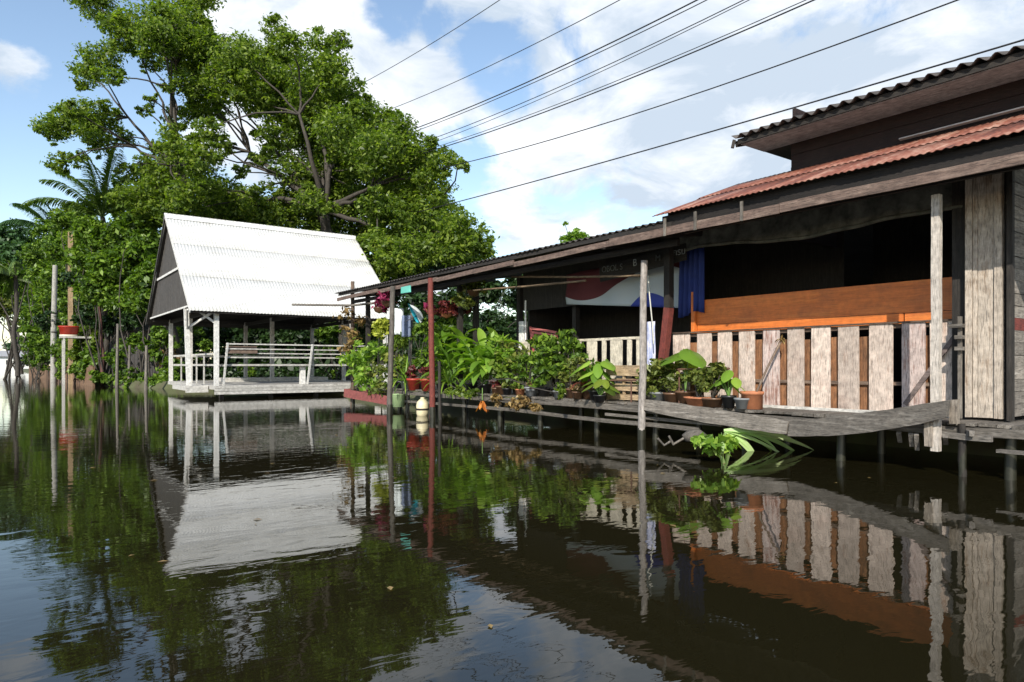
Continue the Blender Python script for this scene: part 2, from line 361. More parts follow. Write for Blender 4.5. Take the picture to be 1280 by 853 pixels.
# ---------------------------------------------------------------- roofing helper
def corr(mb, p0, along, slope, L_, S_, period, amp, rows=1, step=.012, nper=6, wob=0):
    """corrugated sheet: ridges run down the slope; rows overlap like separate sheets"""
    p0 = Vector(p0); a = Vector(along).normalized(); s = Vector(slope).normalized(); n = a.cross(s).normalized()
    if n.z < 0: n = -n
    nu = max(8, int(L_ / period * nper)); rl = S_ / rows
    for k in range(rows):
        vs = []; fs = []
        off = [random.uniform(-wob, wob) for _ in range(int(L_ / .8) + 3)]
        for j in range(3):
            for i in range(nu + 1):
                x = i / nu * L_; t = (j / 2) * rl * (1.02 if rows > 1 else 1) + k * rl
                z = amp * math.cos(2 * math.pi * x / period) + (rows - k) * 0 + (k * step if rows > 1 else 0) - (step * (j / 2) if rows > 1 else 0)
                e = off[int(x / .8)] if j == 0 else 0
                vs.append(p0 + a * x + s * (t + e) + n * (z + random.uniform(-1, 1) * wob * .08))
        for j in range(2):
            for i in range(nu): q = j * (nu + 1) + i; fs.append((q, q + 1, q + nu + 2, q + nu + 1))
        mb.add(vs, fs, True)
    return mb
def rustmat(name, c, c2, c3, metal=.2, rough=.6):
    m, t, b = newmat(name)
    n = noise(t, objvec(t, (.6, 2.2, .6), False), 1.6, 7, .65, .4); n2_ = noise(t, objvec(t, (1, 1, 1), False), 9, 5, .6)
    cc = ramp(t, mth(t, 'ADD', mth(t, 'MULTIPLY', n, .7), mth(t, 'MULTIPLY', n2_, .3)), [(.38, c2), (.5, c), (.63, c3)])
    t.links.new(cc, b.inputs['Base Color']); b.inputs['Roughness'].default_value = rough; b.inputs['Metallic'].default_value = metal; bump(t, b, n2_, .2, .01); return m
M['redroof'] = rustmat('rusty_red_roofing', (.19, .062, .038), (.08, .03, .022), (.33, .19, .14), 0)
M['darkroof'] = rustmat('dark_roofing', (.035, .03, .028), (.015, .013, .012), (.07, .06, .055), 0, .7)
M['whiteroof'] = rustmat('white_roofing', (.60, .60, .58), (.50, .49, .46), (.68, .68, .66), 0, .5)

# ================================================================== WOODEN HOUSE
house = thing('wooden_house', 'old wooden canal house with rusty red roof and shaded open veranda', 'house', (10.5, 5, .6))
mb = MB(); corr(mb, (8.38, -1.2, 3.71), (0, 1, 0), (2.25, 0, .87), 8.7, 2.37, .09, .008, 2, .008, wob=.02)
roof = mb.build('roof', M['redroof'], house, solid=.006)
mb = MB(); corr(mb, (8.46, 7.3, 3.61), (0, 1, 0), (3.6, 0, .52), 13.8, 3.7, .16, .02, 1, wob=.025)
mb.build('veranda_roof', M['darkroof'], house, solid=.006)
mb = MB(); mb.box((8.5, -1.2, 3.45), (8.53, 7.4, 3.70)); mb.build('eave_shade_strip', wood('eave_shade_black', (.010, .007, .006), (.020, .014, .012), 'Y', vary=.05), house)  # black strip stands in for the shaded gap under the roof edge
mb = MB()   # dark lath under the sheet edge of the long veranda roof
mb.bar((8.50, 7.2, 3.55), (8.54, 20.9, 3.56), .04, .07, seg=12, warp=.008)
mb.build('roof_batten', darkw('Y'), house)
mb = MB(); y = -1.2
while y < 20.8:
    y2 = min(y + random.uniform(2.6, 3.6), 20.9)
    dz = random.uniform(-.015, .015)
    mb.bar((8.45 + random.uniform(-.01, .01), y + .004, 3.44 + dz - (.02 if y > 7 else 0)), (8.45, y2 - .004, 3.44 - (.05 if y2 > 9 else 0)), .03, .13 if y < 7 else .10, seg=4, warp=.006); y = y2
mb.build('fascia', wood('fascia_wood', (.15, .10, .08), (.27, .20, .16), 'Y', vary=.05), house)
mb = MB()      # battens nailed across the fascia
for px in (830, 868, 926):
    mb = MB(); yy = YX(px, 8.4); mb.box((8.405, yy - .02, 3.36), (8.43, yy + .02, 3.64), .004); mb.build('fascia_cleat', grey('Z'), house)
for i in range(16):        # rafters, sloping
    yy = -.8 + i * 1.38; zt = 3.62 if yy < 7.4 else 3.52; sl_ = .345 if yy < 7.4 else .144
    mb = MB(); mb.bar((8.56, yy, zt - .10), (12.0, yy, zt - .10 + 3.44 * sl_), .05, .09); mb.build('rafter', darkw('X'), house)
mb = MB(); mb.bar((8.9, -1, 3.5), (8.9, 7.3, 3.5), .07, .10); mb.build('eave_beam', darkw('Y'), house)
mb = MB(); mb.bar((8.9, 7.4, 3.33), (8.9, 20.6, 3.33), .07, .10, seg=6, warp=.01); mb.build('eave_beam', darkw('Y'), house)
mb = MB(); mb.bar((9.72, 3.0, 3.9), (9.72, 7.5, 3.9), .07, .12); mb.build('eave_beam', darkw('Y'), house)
# upper storey
mb = MB()
for k in range(5): mb.box((10.5 + .012 * (k % 2), -1.2, 4.0 + k * .2), (10.58, 6.36, 4.2 + k * .2 - .004))
mb.build('upper_wall', maroon('Y'), house)
mb = MB(); mb.box((10.58, 6.32, 3.4), (15.5, 6.38, 5.6)); mb.build('upper_wall', maroon('X'), house)
mb = MB(); corr(mb, (9.72, -1.2, 5.10), (0, 1, 0), (1, 0, .30), 8.16, 5.6, .19, .032, 1, nper=8, wob=.01); ur = mb.build('upper_roof', M['darkroof'], house, solid=.008)
mb = MB(); mb.box((9.80, -1.2, 4.99), (9.83, 6.9, 5.075)); mb.build('upper_fascia', darkw('Y'), house)
mb = MB(); mb.box((9.835, -1.2, 4.985), (10.497, 6.86, 5.0)); mb.build('soffit', wood('soffit_wood', (.36, .46, .50), (.48, .58, .62), 'Y', vary=.05), house)
mb = MB(); mb.box((10.5, 6.385, 5.0), (15, 6.88, 5.02)); mb.bar((9.8, 6.93, 5.0), (15.3, 6.93, 6.6), .03, .10); mb.build('verge_board', darkw('X'), house)
mb = MB(); mb.bar((9.75, 6.93, 5.06), (9.73, 6.95, 4.93), .05, .05); mb.build('eave_hook', darkw('Z'), house)
mb = MB(); mb.bar((10.42, -1, 4.60), (10.42, 4.6, 4.58), .05, .02, up=(.3, 0, 1)); mb.build('flashing', plain('old_zinc', (.45, .43, .42), .5), house)
# dark rooms behind the veranda
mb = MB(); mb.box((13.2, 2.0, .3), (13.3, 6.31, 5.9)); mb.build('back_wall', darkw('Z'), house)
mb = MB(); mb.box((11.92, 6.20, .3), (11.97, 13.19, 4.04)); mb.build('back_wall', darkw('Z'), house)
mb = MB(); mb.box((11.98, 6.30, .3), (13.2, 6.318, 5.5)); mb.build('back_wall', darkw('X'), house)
mb = MB(); mb.add([(8.6, 7.34, 3.62), (11.9, 7.34, 3.98), (10.5, 7.34, 4.50), (8.6, 7.34, 3.80), (8.6, 7.37, 3.62), (11.9, 7.37, 3.98), (10.5, 7.37, 4.50), (8.6, 7.37, 3.80)], [(0, 1, 2, 3), (4, 7, 6, 5), (3, 2, 6, 7), (2, 1, 5, 6)]); mb.build('step_board', darkw('X'), house)
mb = MB(); mb.add([(10.52, 6.4, 4.54), (10.52, 7.36, 4.54), (11.9, 7.36, 4.02), (11.9, 6.4, 4.02)], [(0, 1, 2, 3)]); mb.build('step_roof', M['darkroof'], house, solid=.01)
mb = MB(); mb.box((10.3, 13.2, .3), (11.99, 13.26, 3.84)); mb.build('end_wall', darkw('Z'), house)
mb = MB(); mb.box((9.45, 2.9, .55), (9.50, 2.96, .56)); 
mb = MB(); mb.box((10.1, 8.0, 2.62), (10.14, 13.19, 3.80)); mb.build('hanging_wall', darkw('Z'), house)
# varnished panel above the fence
y0, y1, ys = YX(1205, 10.0), YX(872, 10.0), YX(1130, 10.0)
for a, b_ in ((y0, ys - .01), (ys + .01, y1)):
    mb = MB(); mb.box((10.0, a, 1.875), (10.03, b_, 2.02)); mb.build('window_panel', panelw('Y'), house)
mb = MB(); mb.box((9.99, y0, 2.024), (10.03, y1, 2.46), .003); mb.build('window_panel', panelw('Y'), house)
mb = MB(); mb.bar((9.97, y1 + .05, 1.86), (9.97, y1 + .05, 2.62), .08, .08); mb.build('window_post', panelw('Z'), house)
# right hand pillar boards and lapped side wall
ya, yb = YX(1253, 9.5), YX(1207, 9.5)
for a, b_, dx in ((ya, ya + .08, .02), (ya + .085, ya + .25, 0), (ya + .255, yb - .08, .008), (yb - .075, yb, .025)):
    mb = MB(); mb.box((9.5 - dx, a, .66), (9.57, b_, 3.95), .003); mb.build('pillar_board', wood('pillar_wood', (.30, .21, .14), (.46, .36, .27), 'Z', paint=(.56, .48, .40), cover=.35, vary=.2), house)
mb = MB(); mb.box((9.58, 3.0, .6), (9.75, 3.6, 3.9)); mb.build('pillar_core', darkw('Z'), house)
for k in range(22):
    z = .68 + k * .148; c = random.random(); mb = MB()
    tilt = random.uniform(-.012, .012)
    mb.add([(9.55, 2.97, z + .01), (13, 2.97, z + .01), (13, 2.97, z + .15), (9.55, 2.97, z + .15), (9.55, 2.955, z + tilt), (13, 2.955, z - tilt), (13, 2.955, z + .15), (9.55, 2.955, z + .15)],
           [(4, 5, 6, 7), (0, 4, 7, 3), (0, 1, 5, 4), (1, 2, 6, 5), (2, 3, 7, 6), (0, 3, 2, 1)])
    o = mb.build('lap_board', redw('X') if k == 7 else wood('lap_wood', (.26, .23, .20), (.42, .39, .35), 'X', vary=.3), house)
    if k == 7: o['label'] = 'red painted lap board'
mb = MB(); mb.bar((9.50, 2.95, .64), (9.50, 2.95, 3.95), .06, .07); mb.build('corner_post', darkw('Z'), house)
# dusty valance hung under the roof
MV = plain('dusty_valance_cloth', (.055, .058, .048), .95, var=.6, sc=5, c2=(.16, .16, .135))
def val(u, v):
    y = 3.0 + u * 5.0; zb = 3.30 + .05 * math.sin(u * 9) - (.06 * (1 - u)) ; z = zb + v * (4.08 - zb)
    x = 9.66 + .035 * math.sin(u * 40 + v * 3) * (1 - v) + .03 * math.sin(u * 13)
    return (x - .06 * (1 - v) ** 3, y, z)
mb = MB(); mb.grid(val, 60, 8); mb.tube([val(i / 40, .0) for i in range(41)], .03, 6)
mb.build('valance', MV, house)

# ================================================================== VERANDA DECK
MALG_SHADE = plain('wet_algae_and_shade', (.022, .022, .014), .4, var=.5, sc=14)  # wet algae tone; on the deck stilts it also carries the under-deck shade
deck = thing('veranda_deck', 'low plank deck on stilts along the front of the wooden house', 'deck', (9.8, 8, 0))
y = -.6; k = 0
while y < 17.4:
    wd = random.uniform(.13, .19); x0 = 8.98 + random.uniform(-.04, .05) + (0 if y < 13 else .0)
    mb = MB(); mb.box((x0, y, .585 + random.uniform(-.008, .008)), (11.2, y + wd - .008, .625), .004); mb.build('deck_plank', grey('X'), deck); y += wd; k += 1
    if k > 97: wd = .2
mb = MB(); mb.box((9.0, y, .58), (11.2, 19.2, .62)) if y < 19 else None; 
if mb.v: mb.build('deck_floor', grey('Y'), deck)
mb = MB(); mb.bar((8.98, -.6, .52), (8.98, 4.6, .53), .06, .10, seg=5, warp=.012); mb.bar((8.98, 4.62, .50), (9.0, 11.3, .53), .06, .11, seg=5, warp=.012); mb.bar((8.99, 11.33, .52), (8.99, 19.2, .5), .06, .10, seg=6, warp=.012); mb.build('edge_beam', grey('Y'), deck)
mb = MB(); mb.bar((8.93, 7.0, .26), (8.93, 13.0, .31), .05, .07, seg=6, warp=.015); mb.bar((8.95, 13.0, .30), (9.0, 19.0, .28), .06, .06, seg=4, warp=.015); mb.build('lower_beam', grey('Y'), deck)
mb = MB(); mb.bar((8.97, 6.6, .36), (8.99, 9.2, .38), .04, .05); mb.build('lower_beam', grey('Y'), deck)
for i in range(12):
    yy = -.2 + i * 1.62 + random.uniform(-.2, .2); mb = MB(); mb.tube([(9.08 + random.uniform(0, .06), yy, -.6), (9.12, yy + random.uniform(-.04, .04), .57)], [.07, .055], 9); mb.build('stilt', MALG_SHADE, deck)
    mb = MB(); mb.tube([(10.3, yy, -.6), (10.3, yy, .57)], .06, 8); mb.build('stilt', MALG_SHADE, deck)
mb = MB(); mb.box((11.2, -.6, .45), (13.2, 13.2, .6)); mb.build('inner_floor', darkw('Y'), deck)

# loose boards and bits under the right end
for (a, b_, wd, ht) in (((8.93, YX(1155, 8.93), .47), (8.88, YX(1240, 8.88), .47), .05, .07), ((8.8, YX(1215, 8.8), .52), (9.4, YX(1190, 9.3), .50), .05, .06)):
    mb = MB(); mb.bar(a, b_, wd, ht, seg=3, warp=.008); mb.build('loose_beam', wood('driftwood_grey', (.2, .18, .16), (.38, .35, .32), 'Y'), deck)
mb = MB(); mb.bar((8.9, YX(1290, 8.9), .34), (8.95, YX(1248, 8.95), .335), .10, .035); mb.build('loose_beam', wood('driftwood_grey', (.2, .18, .16), (.38, .35, .32), 'Y'), deck)
for px, ln in ((1143, .16), (1150, .2), (1128, .12), (1186, .1)):
    yy = YX(px, 8.95); mb = MB(); mb.bar((8.85, yy, .46), (9.0, yy + .05, .46 - ln), .05, .035); mb.build('loose_beam', wood('driftwood_grey', (.2, .18, .16), (.38, .35, .32), 'Z'), deck)

# ================================================================== FALLEN PLANKS leaning along the deck edge
def plank(label, pa, pb, pm, w_, th, n=14):
    mb = MB(); pa, pb, pm = map(Vector, (pa, pb, pm)); vs = []; fs = []
    for i in range(n + 1):
        t = i / n; c = pa * (1 - t) ** 2 + pm * 2 * t * (1 - t) + pb * t * t
        hw = w_ / 2 * (1 - .18 * abs(2 * t - 1) ** 3) + random.uniform(-.006, .006)
        for a_, z_ in ((-th / 2, -hw), (th / 2, -hw), (th / 2, hw), (-th / 2, hw)): vs.append(c + Vector((a_ + z_ * .28, 0, z_)))
    for i in range(n):
        for q in range(4): fs.append((i * 4 + q, i * 4 + (q + 1) % 4, i * 4 + 4 + (q + 1) % 4, i * 4 + 4 + q))
    fs += [(3, 2, 1, 0), tuple(n * 4 + q for q in range(4))]; mb.add(vs, fs)
    return tag(mb.build('fallen_plank', grey('Y'), bevel=.005), label, 'plank', 'long grey planks along the deck edge')
plank('long grey plank sagging from the water pole to below the terracotta pots', P(806, 506, X=8.86), P(985, 535, X=8.80), P(880, 519, X=8.84), .23, .05)
plank('long grey plank rising to a square end under the square post', P(987, 536, X=8.78), P(1186, 511, X=8.72), P(1080, 533, X=8.76), .25, .06)

# ================================================================== FENCE
FX = 9.7
fence = thing('board_fence', 'veranda fence of whitewashed boards with brown boards between and behind', 'fence', (FX, 7, .62))
def fb(px0, px1, mat, x, z0, z1, name='board', th=.022):
    a, b_ = sorted((YX(px0, x), YX(px1, x))); mb = MB(); a, b_ = (a - .012, b_ + .012) if name == 'board' and x == FX else (a, b_)
    mb.box((x - th / 2, a + .004, z0), (x + th / 2, b_ - .004, z1), .006); return mb.build(name, mat, fence)
wide = [(842, 862), (872, 889), (898, 914.5), (924.5, 943), (954.5, 974), (985.5, 1005), (1015.5, 1037.5), (1049, 1073.5), (1087.5, 1115), (1128.5, 1156), (1164, 1199.5)]
for i, (a, b_) in enumerate(wide):
    o = fb(a, b_, paleboard('Z') if i not in (4, 9) else wood('red_stained_board', (.30, .14, .10), (.46, .32, .27), 'Z', paint=(.62, .5, .46), cover=.3, vary=.1), FX, .66, 1.86 + random.uniform(-.01, .01))
    if i in (4, 9): o['label'] = 'board stained red over the whitewash'
for i, (a, b_) in enumerate(zip(wide[:-1], wide[1:])):
    if i == 8: continue
    fb(a[1] - 5, b_[0] + 5, orangeb('Z'), FX + .07, .66, 1.70 + random.uniform(-.015, .015), 'back_board')
for z, zz_ in ((1.80, .06), (1.02, .05)):
    mb = MB(); mb.box((FX + .018, YX(1199, FX), z), (FX + .05, YX(842, FX), z + zz_)); mb.build('rail', brown('Y'), fence)
mb = MB(); mb.box((FX - .03, YX(1199, FX), .625), (FX + .02, YX(842, FX), .665), .004); mb.build('sill', greyw('Y'), fence)
mb = MB(); mb.box((FX - .035, YX(1199, FX), 1.865), (FX + .04, YX(842, FX), 1.89), .004); mb.build('top_rail', brown('Y'), fence)
fence2 = thing('picket_fence', 'cream picket fence of wide boards and thin slats behind potted shrubs', 'fence', (FX, 10, .62))
def fb2(px0, px1, mat, name):
    a, b_ = sorted((YX(px0, FX), YX(px1, FX))); mb = MB(); mb.box((FX - .011, a, .66), (FX + .011, b_, 1.80), .005); mb.build(name, mat, fence2)
for a, b_ in ((653, 662), (669, 673), (677, 690), (704, 717), (734, 746), (763.5, 778), (796, 811)): fb2(a, b_, creamboard('Z'), 'board')
for a, b_ in ((696, 700), (723, 727), (753, 757.5), (784, 789.5)): fb2(a, b_, creamboard('Z'), 'slat')
for z in (1.80, .80):
    mb = MB(); mb.box((FX - .02, YX(813, FX), z), (FX + .03, YX(652, FX), z + .045), .003); mb.build('rail', creamboard('Y'), fence2)
fence3 = thing('picket_fence', 'short far run of thin grey pickets between the leafy plants and dark doorway', 'fence', (FX, 14, .62))
for i in range(14):
    yy = 12.7 + i * .24; mb = MB(); mb.box((FX - .01, yy, .66), (FX + .01, yy + .07, 1.66), .006); mb.build('picket', creamboard('Z'), fence3)
for z in (1.45, .85):
    mb = MB(); mb.box((FX + .012, 12.6, z), (FX + .03, 16.1, z + .05)); mb.build('rail', creamboard('Y'), fence3)

# ================================================================== POSTS
def pole(name, label, base, top, r0, r1, mat, group='poles standing in the water along the veranda', sq=False, wob=.01):
    mb = MB(); base = Vector(base); top = Vector(top); b0 = base - (top - base).normalized() * (.58 if sq else .7)
    if sq: mb.bar(b0, top, r0 * 2, r0 * 2, up=(1, 0, 0), seg=6, warp=wob * .5)
    else:
        pts = [b0.lerp(top, i / 8) + Vector((random.uniform(-wob, wob), random.uniform(-wob, wob), 0)) for i in range(9)]
        mb.tube(pts, [r0 + (r1 - r0) * i / 8 for i in range(9)], 12)
    o = tag(mb.build(name, mat), label, 'pole', group)
    if b0.z < -.2 and not sq:
        mb = MB(); dr = (top - base).normalized(); ps = [base + dr * t_ for t_ in (-.3, 0, .1, .2, .26)]; mb.tube(ps, [r0 * 1.05, r0 * 1.05, r0 * 1.06, r0 * 1.05, r0 * 1.0], 12); mb.build('algae_band', MALG_SHADE, o)
    return o
pole('mooring_pole', 'tall pale grey round pole rising from the water beside the red post', P(802, 552, X=8.84), P(805, 326, X=8.84), .068, .058, wood('pole_wood', (.30, .27, .25), (.46, .43, .40), 'Z', vary=.1))
pole('square_post', 'square whitewashed post standing before the board fence near the pillar', P(1170, 503, X=8.84), P(1171, 244, X=8.84), .044, .044, wood('post_wood', (.40, .32, .27), (.56, .48, .42), 'Z', paint=(.60, .54, .48), cover=.5, vary=.05), sq=True)
pole('mooring_pole', 'grey round pole in front of the yellow bush at the far deck end', P(487, 518, Z=0), P(491, 358, d=18.0), .075, .065, grey('Z'))
pole('mooring_pole', 'thin leaning grey pole in front of the turquoise umbrella', P(509, 514, Z=0), P(516, 378, d=19.2), .055, .045, grey('Z'))
pole('mooring_pole', 'dark reddish round pole beside the cream float', P(541, 522, Z=0), P(538, 348, d=16.9), .075, .07, redw('Z'))
pole('mooring_pole', 'brown pole with creeper at the far tip of the veranda roof', P(441, 497, d=22.0), P(441, 352, d=22.0), .07, .06, brown('Z'))
pole('mooring_pole', 'short dark brown pole between the red post and the hanging red pots', P(550, 520, d=16.2), P(549, 452, d=16.2), .04, .035, darkw('Z'))
pole('mooring_pole', 'black stake in the water under the small landing by the square post', P(1203, 575, X=8.95), P(1203, 530, X=8.95), .04, .04, darkw('Z'))
# short posts bolted beneath the square post
for (a, b_, lab) in ((1161, 527, 'short pale block hanging beside the foot of the square post'), (1193, 500, 'stub of pale post standing on the deck beside the square post')):
    p = P(a, b_, X=8.80 if a == 1161 else 8.9); mb = MB(); ln = .30 if a == 1161 else .28
    mb.box((p.x - .03, p.y - .045, p.z - ln), (p.x + .03, p.y + .045, p.z), .008); tag(mb.build('post_stub', wood('stub_wood', (.26, .22, .18), (.42, .38, .33), 'Z')), lab, 'post stub')
pt = thing('veranda_post', 'veranda post, red painted below and black above, beside the white banner', 'post', P(829, 470, X=9.45))
b0, b1, b2 = P(827, 470, X=9.45), P(836, 385, X=9.45), P(836, 285, X=9.45)
mb = MB(); mb.bar(b0, b1, .13, .13, up=(1, 0, 0)); mb.build('lower_post', redw('Z'), pt)
mb = MB(); mb.bar(b1, b2 , .125, .125, up=(1, 0, 0)); mb.build('upper_post', darkw('Z'), pt)
# inner veranda posts, dark
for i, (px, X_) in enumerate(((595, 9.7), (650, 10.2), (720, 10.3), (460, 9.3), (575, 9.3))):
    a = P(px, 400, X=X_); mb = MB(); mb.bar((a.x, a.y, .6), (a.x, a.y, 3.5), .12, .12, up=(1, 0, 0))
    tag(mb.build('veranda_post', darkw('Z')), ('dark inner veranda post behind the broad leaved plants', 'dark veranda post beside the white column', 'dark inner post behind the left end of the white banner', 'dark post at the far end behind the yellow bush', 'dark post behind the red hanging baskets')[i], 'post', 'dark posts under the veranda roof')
# square end pillar edge and gate post with bottles
a = P(1200, 450, X=9.45)
mb = MB(); mb.bar((a.x, a.y, .64), (a.x, a.y, 1.9), .035, .05); 
gp = tag(mb.build('gate_post', grey('Z')), 'narrow grey gate post with bracket between fence and pillar', 'post')
for z, e in ((1.76, .09), (1.62, .03), (1.48, .03)): mb = MB(); mb.box((9.36, a.y - .06, z), (9.44, a.y + e, z + .045)); mb.build('bracket', grey('Y'), gp)
# diagonal shadow on the fence end, put in as a thin dark board
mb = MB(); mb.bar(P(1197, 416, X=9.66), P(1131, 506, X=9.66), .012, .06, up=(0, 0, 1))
tag(mb.build('diagonal_shadow_strip', wood('brace_wood', (.16, .12, .11), (.26, .21, .19), 'Y')), 'thin dark strip standing in for a slanting shadow on the last fence boards', 'slat')  # no brace or slat here; the dark tone stands in for the shadow
# white column and bits behind
a = P(654, 380, X=10.0); mb = MB(); mb.box((a.x - .07, a.y - .09, .6), (a.x + .07, a.y + .09, P(654, 402, X=10.0).z)); tag(mb.build('white_column', white('Z'), bevel=.01), 'short white painted column behind the far end of the picket fence', 'column')
mb = MB(); mb.tube([P(657, 376, X=9.95), P(657, 425, X=9.95)], .022, 8); tag(mb.build('white_pipe', plain('white_pipe_paint', (.7, .7, .68), .4)), 'thin white pipe beside the white column', 'pipe')
# poles slung under the eave
for (a, b_, x, lab) in (((592, 363), (732, 351), 9.0, 'thin bamboo pole slung low under the far eave'), ((640, 346), (800, 345), 9.15, 'thin brown pole tied level to the round water pole')):
    mb = MB(); mb.tube([P(*a, X=x), P((a[0] + b_[0]) / 2, (a[1] + b_[1]) / 2 + 1, X=x), P(*b_, X=x)], .022, 8)
    tag(mb.build('slung_pole', wood('bamboo', (.22, .15, .09), (.36, .26, .16), 'Y')), lab, 'pole')
mb = MB(); mb.tube([P(365, 381, d=21.3), P(440, 382, d=21.0), P(470, 379, d=20.6)], .035, 8); tag(mb.build('slung_pole', grey('X')), 'grey pole sticking out beyond the veranda roof tip', 'pole')

# ================================================================== PAVILION
pav = thing('canal_pavilion', 'open wooden pavilion with steep white corrugated roof and bench rail over the water', 'pavilion', (9.8, 32.9, 0))
EX0, EX1, EY, EZ, RX1, RY, RZ = 5.5, 13.9, 27.75, 3.36, 14.3, 32.9, 7.88
sl3 = Vector((0, RY - EY, RZ - EZ)); 
mb = MB(); corr(mb, (EX0, EY, EZ), (1, 0, 0), sl3, RX1 - EX0, sl3.length, .13, .010, 3, .006, nper=5, wob=.01); mb.build('roof', M['whiteroof'], pav, solid=.008)
mb = MB(); corr(mb, (RX1, 2 * RY - EY, EZ), (-1, 0, 0), Vector((0, -sl3.y, sl3.z)), RX1 - EX0, sl3.length, .17, .022, 2, .02, nper=4, wob=.01); mb.build('roof', M['whiteroof'], pav, solid=.008)
mb = MB(); mb.add([(EX0 - .05, RY - .28, RZ - .2), (RX1 + .05, RY - .28, RZ - .2), (RX1 + .05, RY, RZ + .06), (EX0 - .05, RY, RZ + .06), (EX0 - .05, RY + .28, RZ - .2), (RX1 + .05, RY + .28, RZ - .2)], [(0, 1, 2, 3), (3, 2, 5, 4)]); mb.build('ridge_cap', M['whiteroof'], pav, solid=.01)
for s_ in (1, -1):
    mb = MB(); y_ = RY - s_ * (RY - EY); mb.add([(EX0 + .05, y_ + s_ * .05, EZ - .07), (RX1 - .5, y_ + s_ * .05, EZ - .07), (RX1 - .1, RY, RZ - .12), (EX0 + .05, RY, RZ - .12)], [(0, 1, 2, 3)]); mb.build('underside_shade_sheet', darkw('X'), pav, solid=.02)  # dark sheets added so the white roof's underside reads as shaded
gb = wood('gable_wood', (.06, .053, .048), (.13, .12, .11), 'Z', vary=.25)
for gx in (5.66, 13.8):
    n = 38; mb = MB()
    for i in range(n):
        a = EY + .3 + i * (2 * (RY - EY) - .6) / n; b_ = a + (2 * (RY - EY) - .6) / n - .015; mid = (a + b_) / 2
        zt = EZ + (RZ - EZ) * (1 - abs(mid - RY) / (RY - EY)) - .12
        if zt > 3.62: mb.box((gx, a, 3.58 + random.uniform(-.03, .03)), (gx + .03 + .01 * (i % 2), b_, zt), .003)
    mb.build('gable_wall', gb, pav)
mb = MB(); mb.bar((5.62, EY + .4, 3.6), (5.62, 2 * RY - EY - .4, 3.6), .04, .07); mb.build('gable_trim', white('Y'), pav)
mb = MB(); mb.bar((5.62, RY - 2.75, 5.3), (5.62, RY + 2.75, 5.3), .05, .10); mb.build('gable_trim', white('Y'), pav)
for s in (-1, 1):
    mb = MB(); mb.bar((5.48, RY + s * (RY - EY), EZ - .06), (5.48, RY, RZ - .06), .03, .12); mb.build('bargeboard', white('Y') if s < 0 else gb, pav)
posts = [(5.78, 29.5), (6.5, 28.15), (13.7, 28.15), (6.5, 37.4), (13.7, 37.4), (10.1, 37.4), (10.1, 32.9), (6.5, 32.9), (13.7, 32.9)]
for i, (x, y) in enumerate(posts):
    zt = EZ + (RZ - EZ) * (1 - abs(y - RY) / (RY - EY)) - .1; mb = MB(); mb.bar((x, y, .45), (x + (-.1 if i == 0 else 0), y, min(zt, 3.55)), .165, .165, up=(1, 0, 0)); mb.build('post', white('Z') if i < 4 else greyw('Z'), pav)
for p0, p1 in (((5.72, 29.5, 2.7), (5.55, 28.6, 3.45)), ((6.5, 28.15, 2.9), (5.7, 28.15, 3.5)), ((5.7, 29.5, 2.75), (6.5, 28.2, 3.45))):
    mb = MB(); mb.bar(p0, p1, .06, .08); mb.build('brace', white('Y'), pav)
for y in (28.15, 37.4): mb = MB(); mb.bar((5.7, y, 3.5), (14, y, 3.5), .1, .16); mb.build('tie_beam', darkw('X'), pav)
for x in (6.5, 10.1, 13.7): mb = MB(); mb.bar((x, 28.15, 3.45), (x, 37.4, 3.45), .1, .16); mb.build('tie_beam', darkw('Y'), pav)
mb = MB(); mb.box((6.4, 27.95, .34), (14.0, 37.6, .5)); mb.build('deck', greyw('X'), pav)
for k in range(3): mb = MB(); mb.box((6.38, 27.90 - .012 * k, .50 - k * .12 - .105), (14.05, 27.94, .50 - k * .12), .004); mb.build('deck_fascia', greyw('X'), pav)
mb = MB(); mb.box((5.55, 28.9, .30), (6.36, 31.6, .48)); mb.box((5.53, 28.86, .22), (6.36, 28.90, .50), .004); mb.build('side_deck', greyw('X'), pav)
for x in (6.7, 8.6, 10.5, 12.4, 13.9): mb = MB(); mb.bar((x, 28.2, -.6), (x, 28.2, .34), .16, .16, up=(1, 0, 0)); mb.build('stilt', darkw('Z'), pav)
# bench with slatted, outward leaning back
for z, dy, h_ in ((2.12, -.42, .07), (1.93, -.34, .06), (1.76, -.27, .06), (1.60, -.20, .07), (1.30, -.06, .10)):
    mb = MB(); mb.bar((6.75, 28.1 + dy, z), (13.9, 28.1 + dy, z - .0), .04, h_ * .7); mb.build('rail', greyw('X'), pav)
mb = MB(); mb.bar((6.75, 28.35, 1.27), (13.9, 28.35, 1.27), .5, .05); mb.build('bench_seat', greyw('X'), pav)
mb = MB(); mb.bar((6.76, 27.80, 1.9), (7.95, 27.80, 1.9), .02, .3, up=(0, .35, 1)); mb.build('back_board', brown('X'), pav)
for x in (6.8, 10.15, 13.6):
    mb = MB(); mb.bar((x - .04, 28.15, .5), (x, 27.66, 2.15), .06, .07, up=(1, 0, 0)); mb.build('back_strut', white('Z'), pav)
for x in (9.95, 13.4): mb = MB(); mb.bar((x, 28.3, .5), (x, 28.3, 1.27), .2, .2, up=(1, 0, 0)); mb.build('bench_leg', white('Z'), pav)
for z in (1.3, 1.75):
    mb = MB(); mb.bar((6.6, 28.3, z), (6.6, 37.2, z), .04, .07); mb.build('side_rail', greyw('Y'), pav)
    mb = MB(); mb.bar((6.6, 37.3, z), (13.6, 37.3, z), .05, .1); mb.build('side_rail', greyw('X'), pav)
for y in (30.8, 32.2, 33.8, 35.5): mb = MB(); mb.bar((6.62, y, .5), (6.62, y, 1.75), .04, .13, up=(0, 1, 0)); mb.build('side_baluster', greyw('Z'), pav)
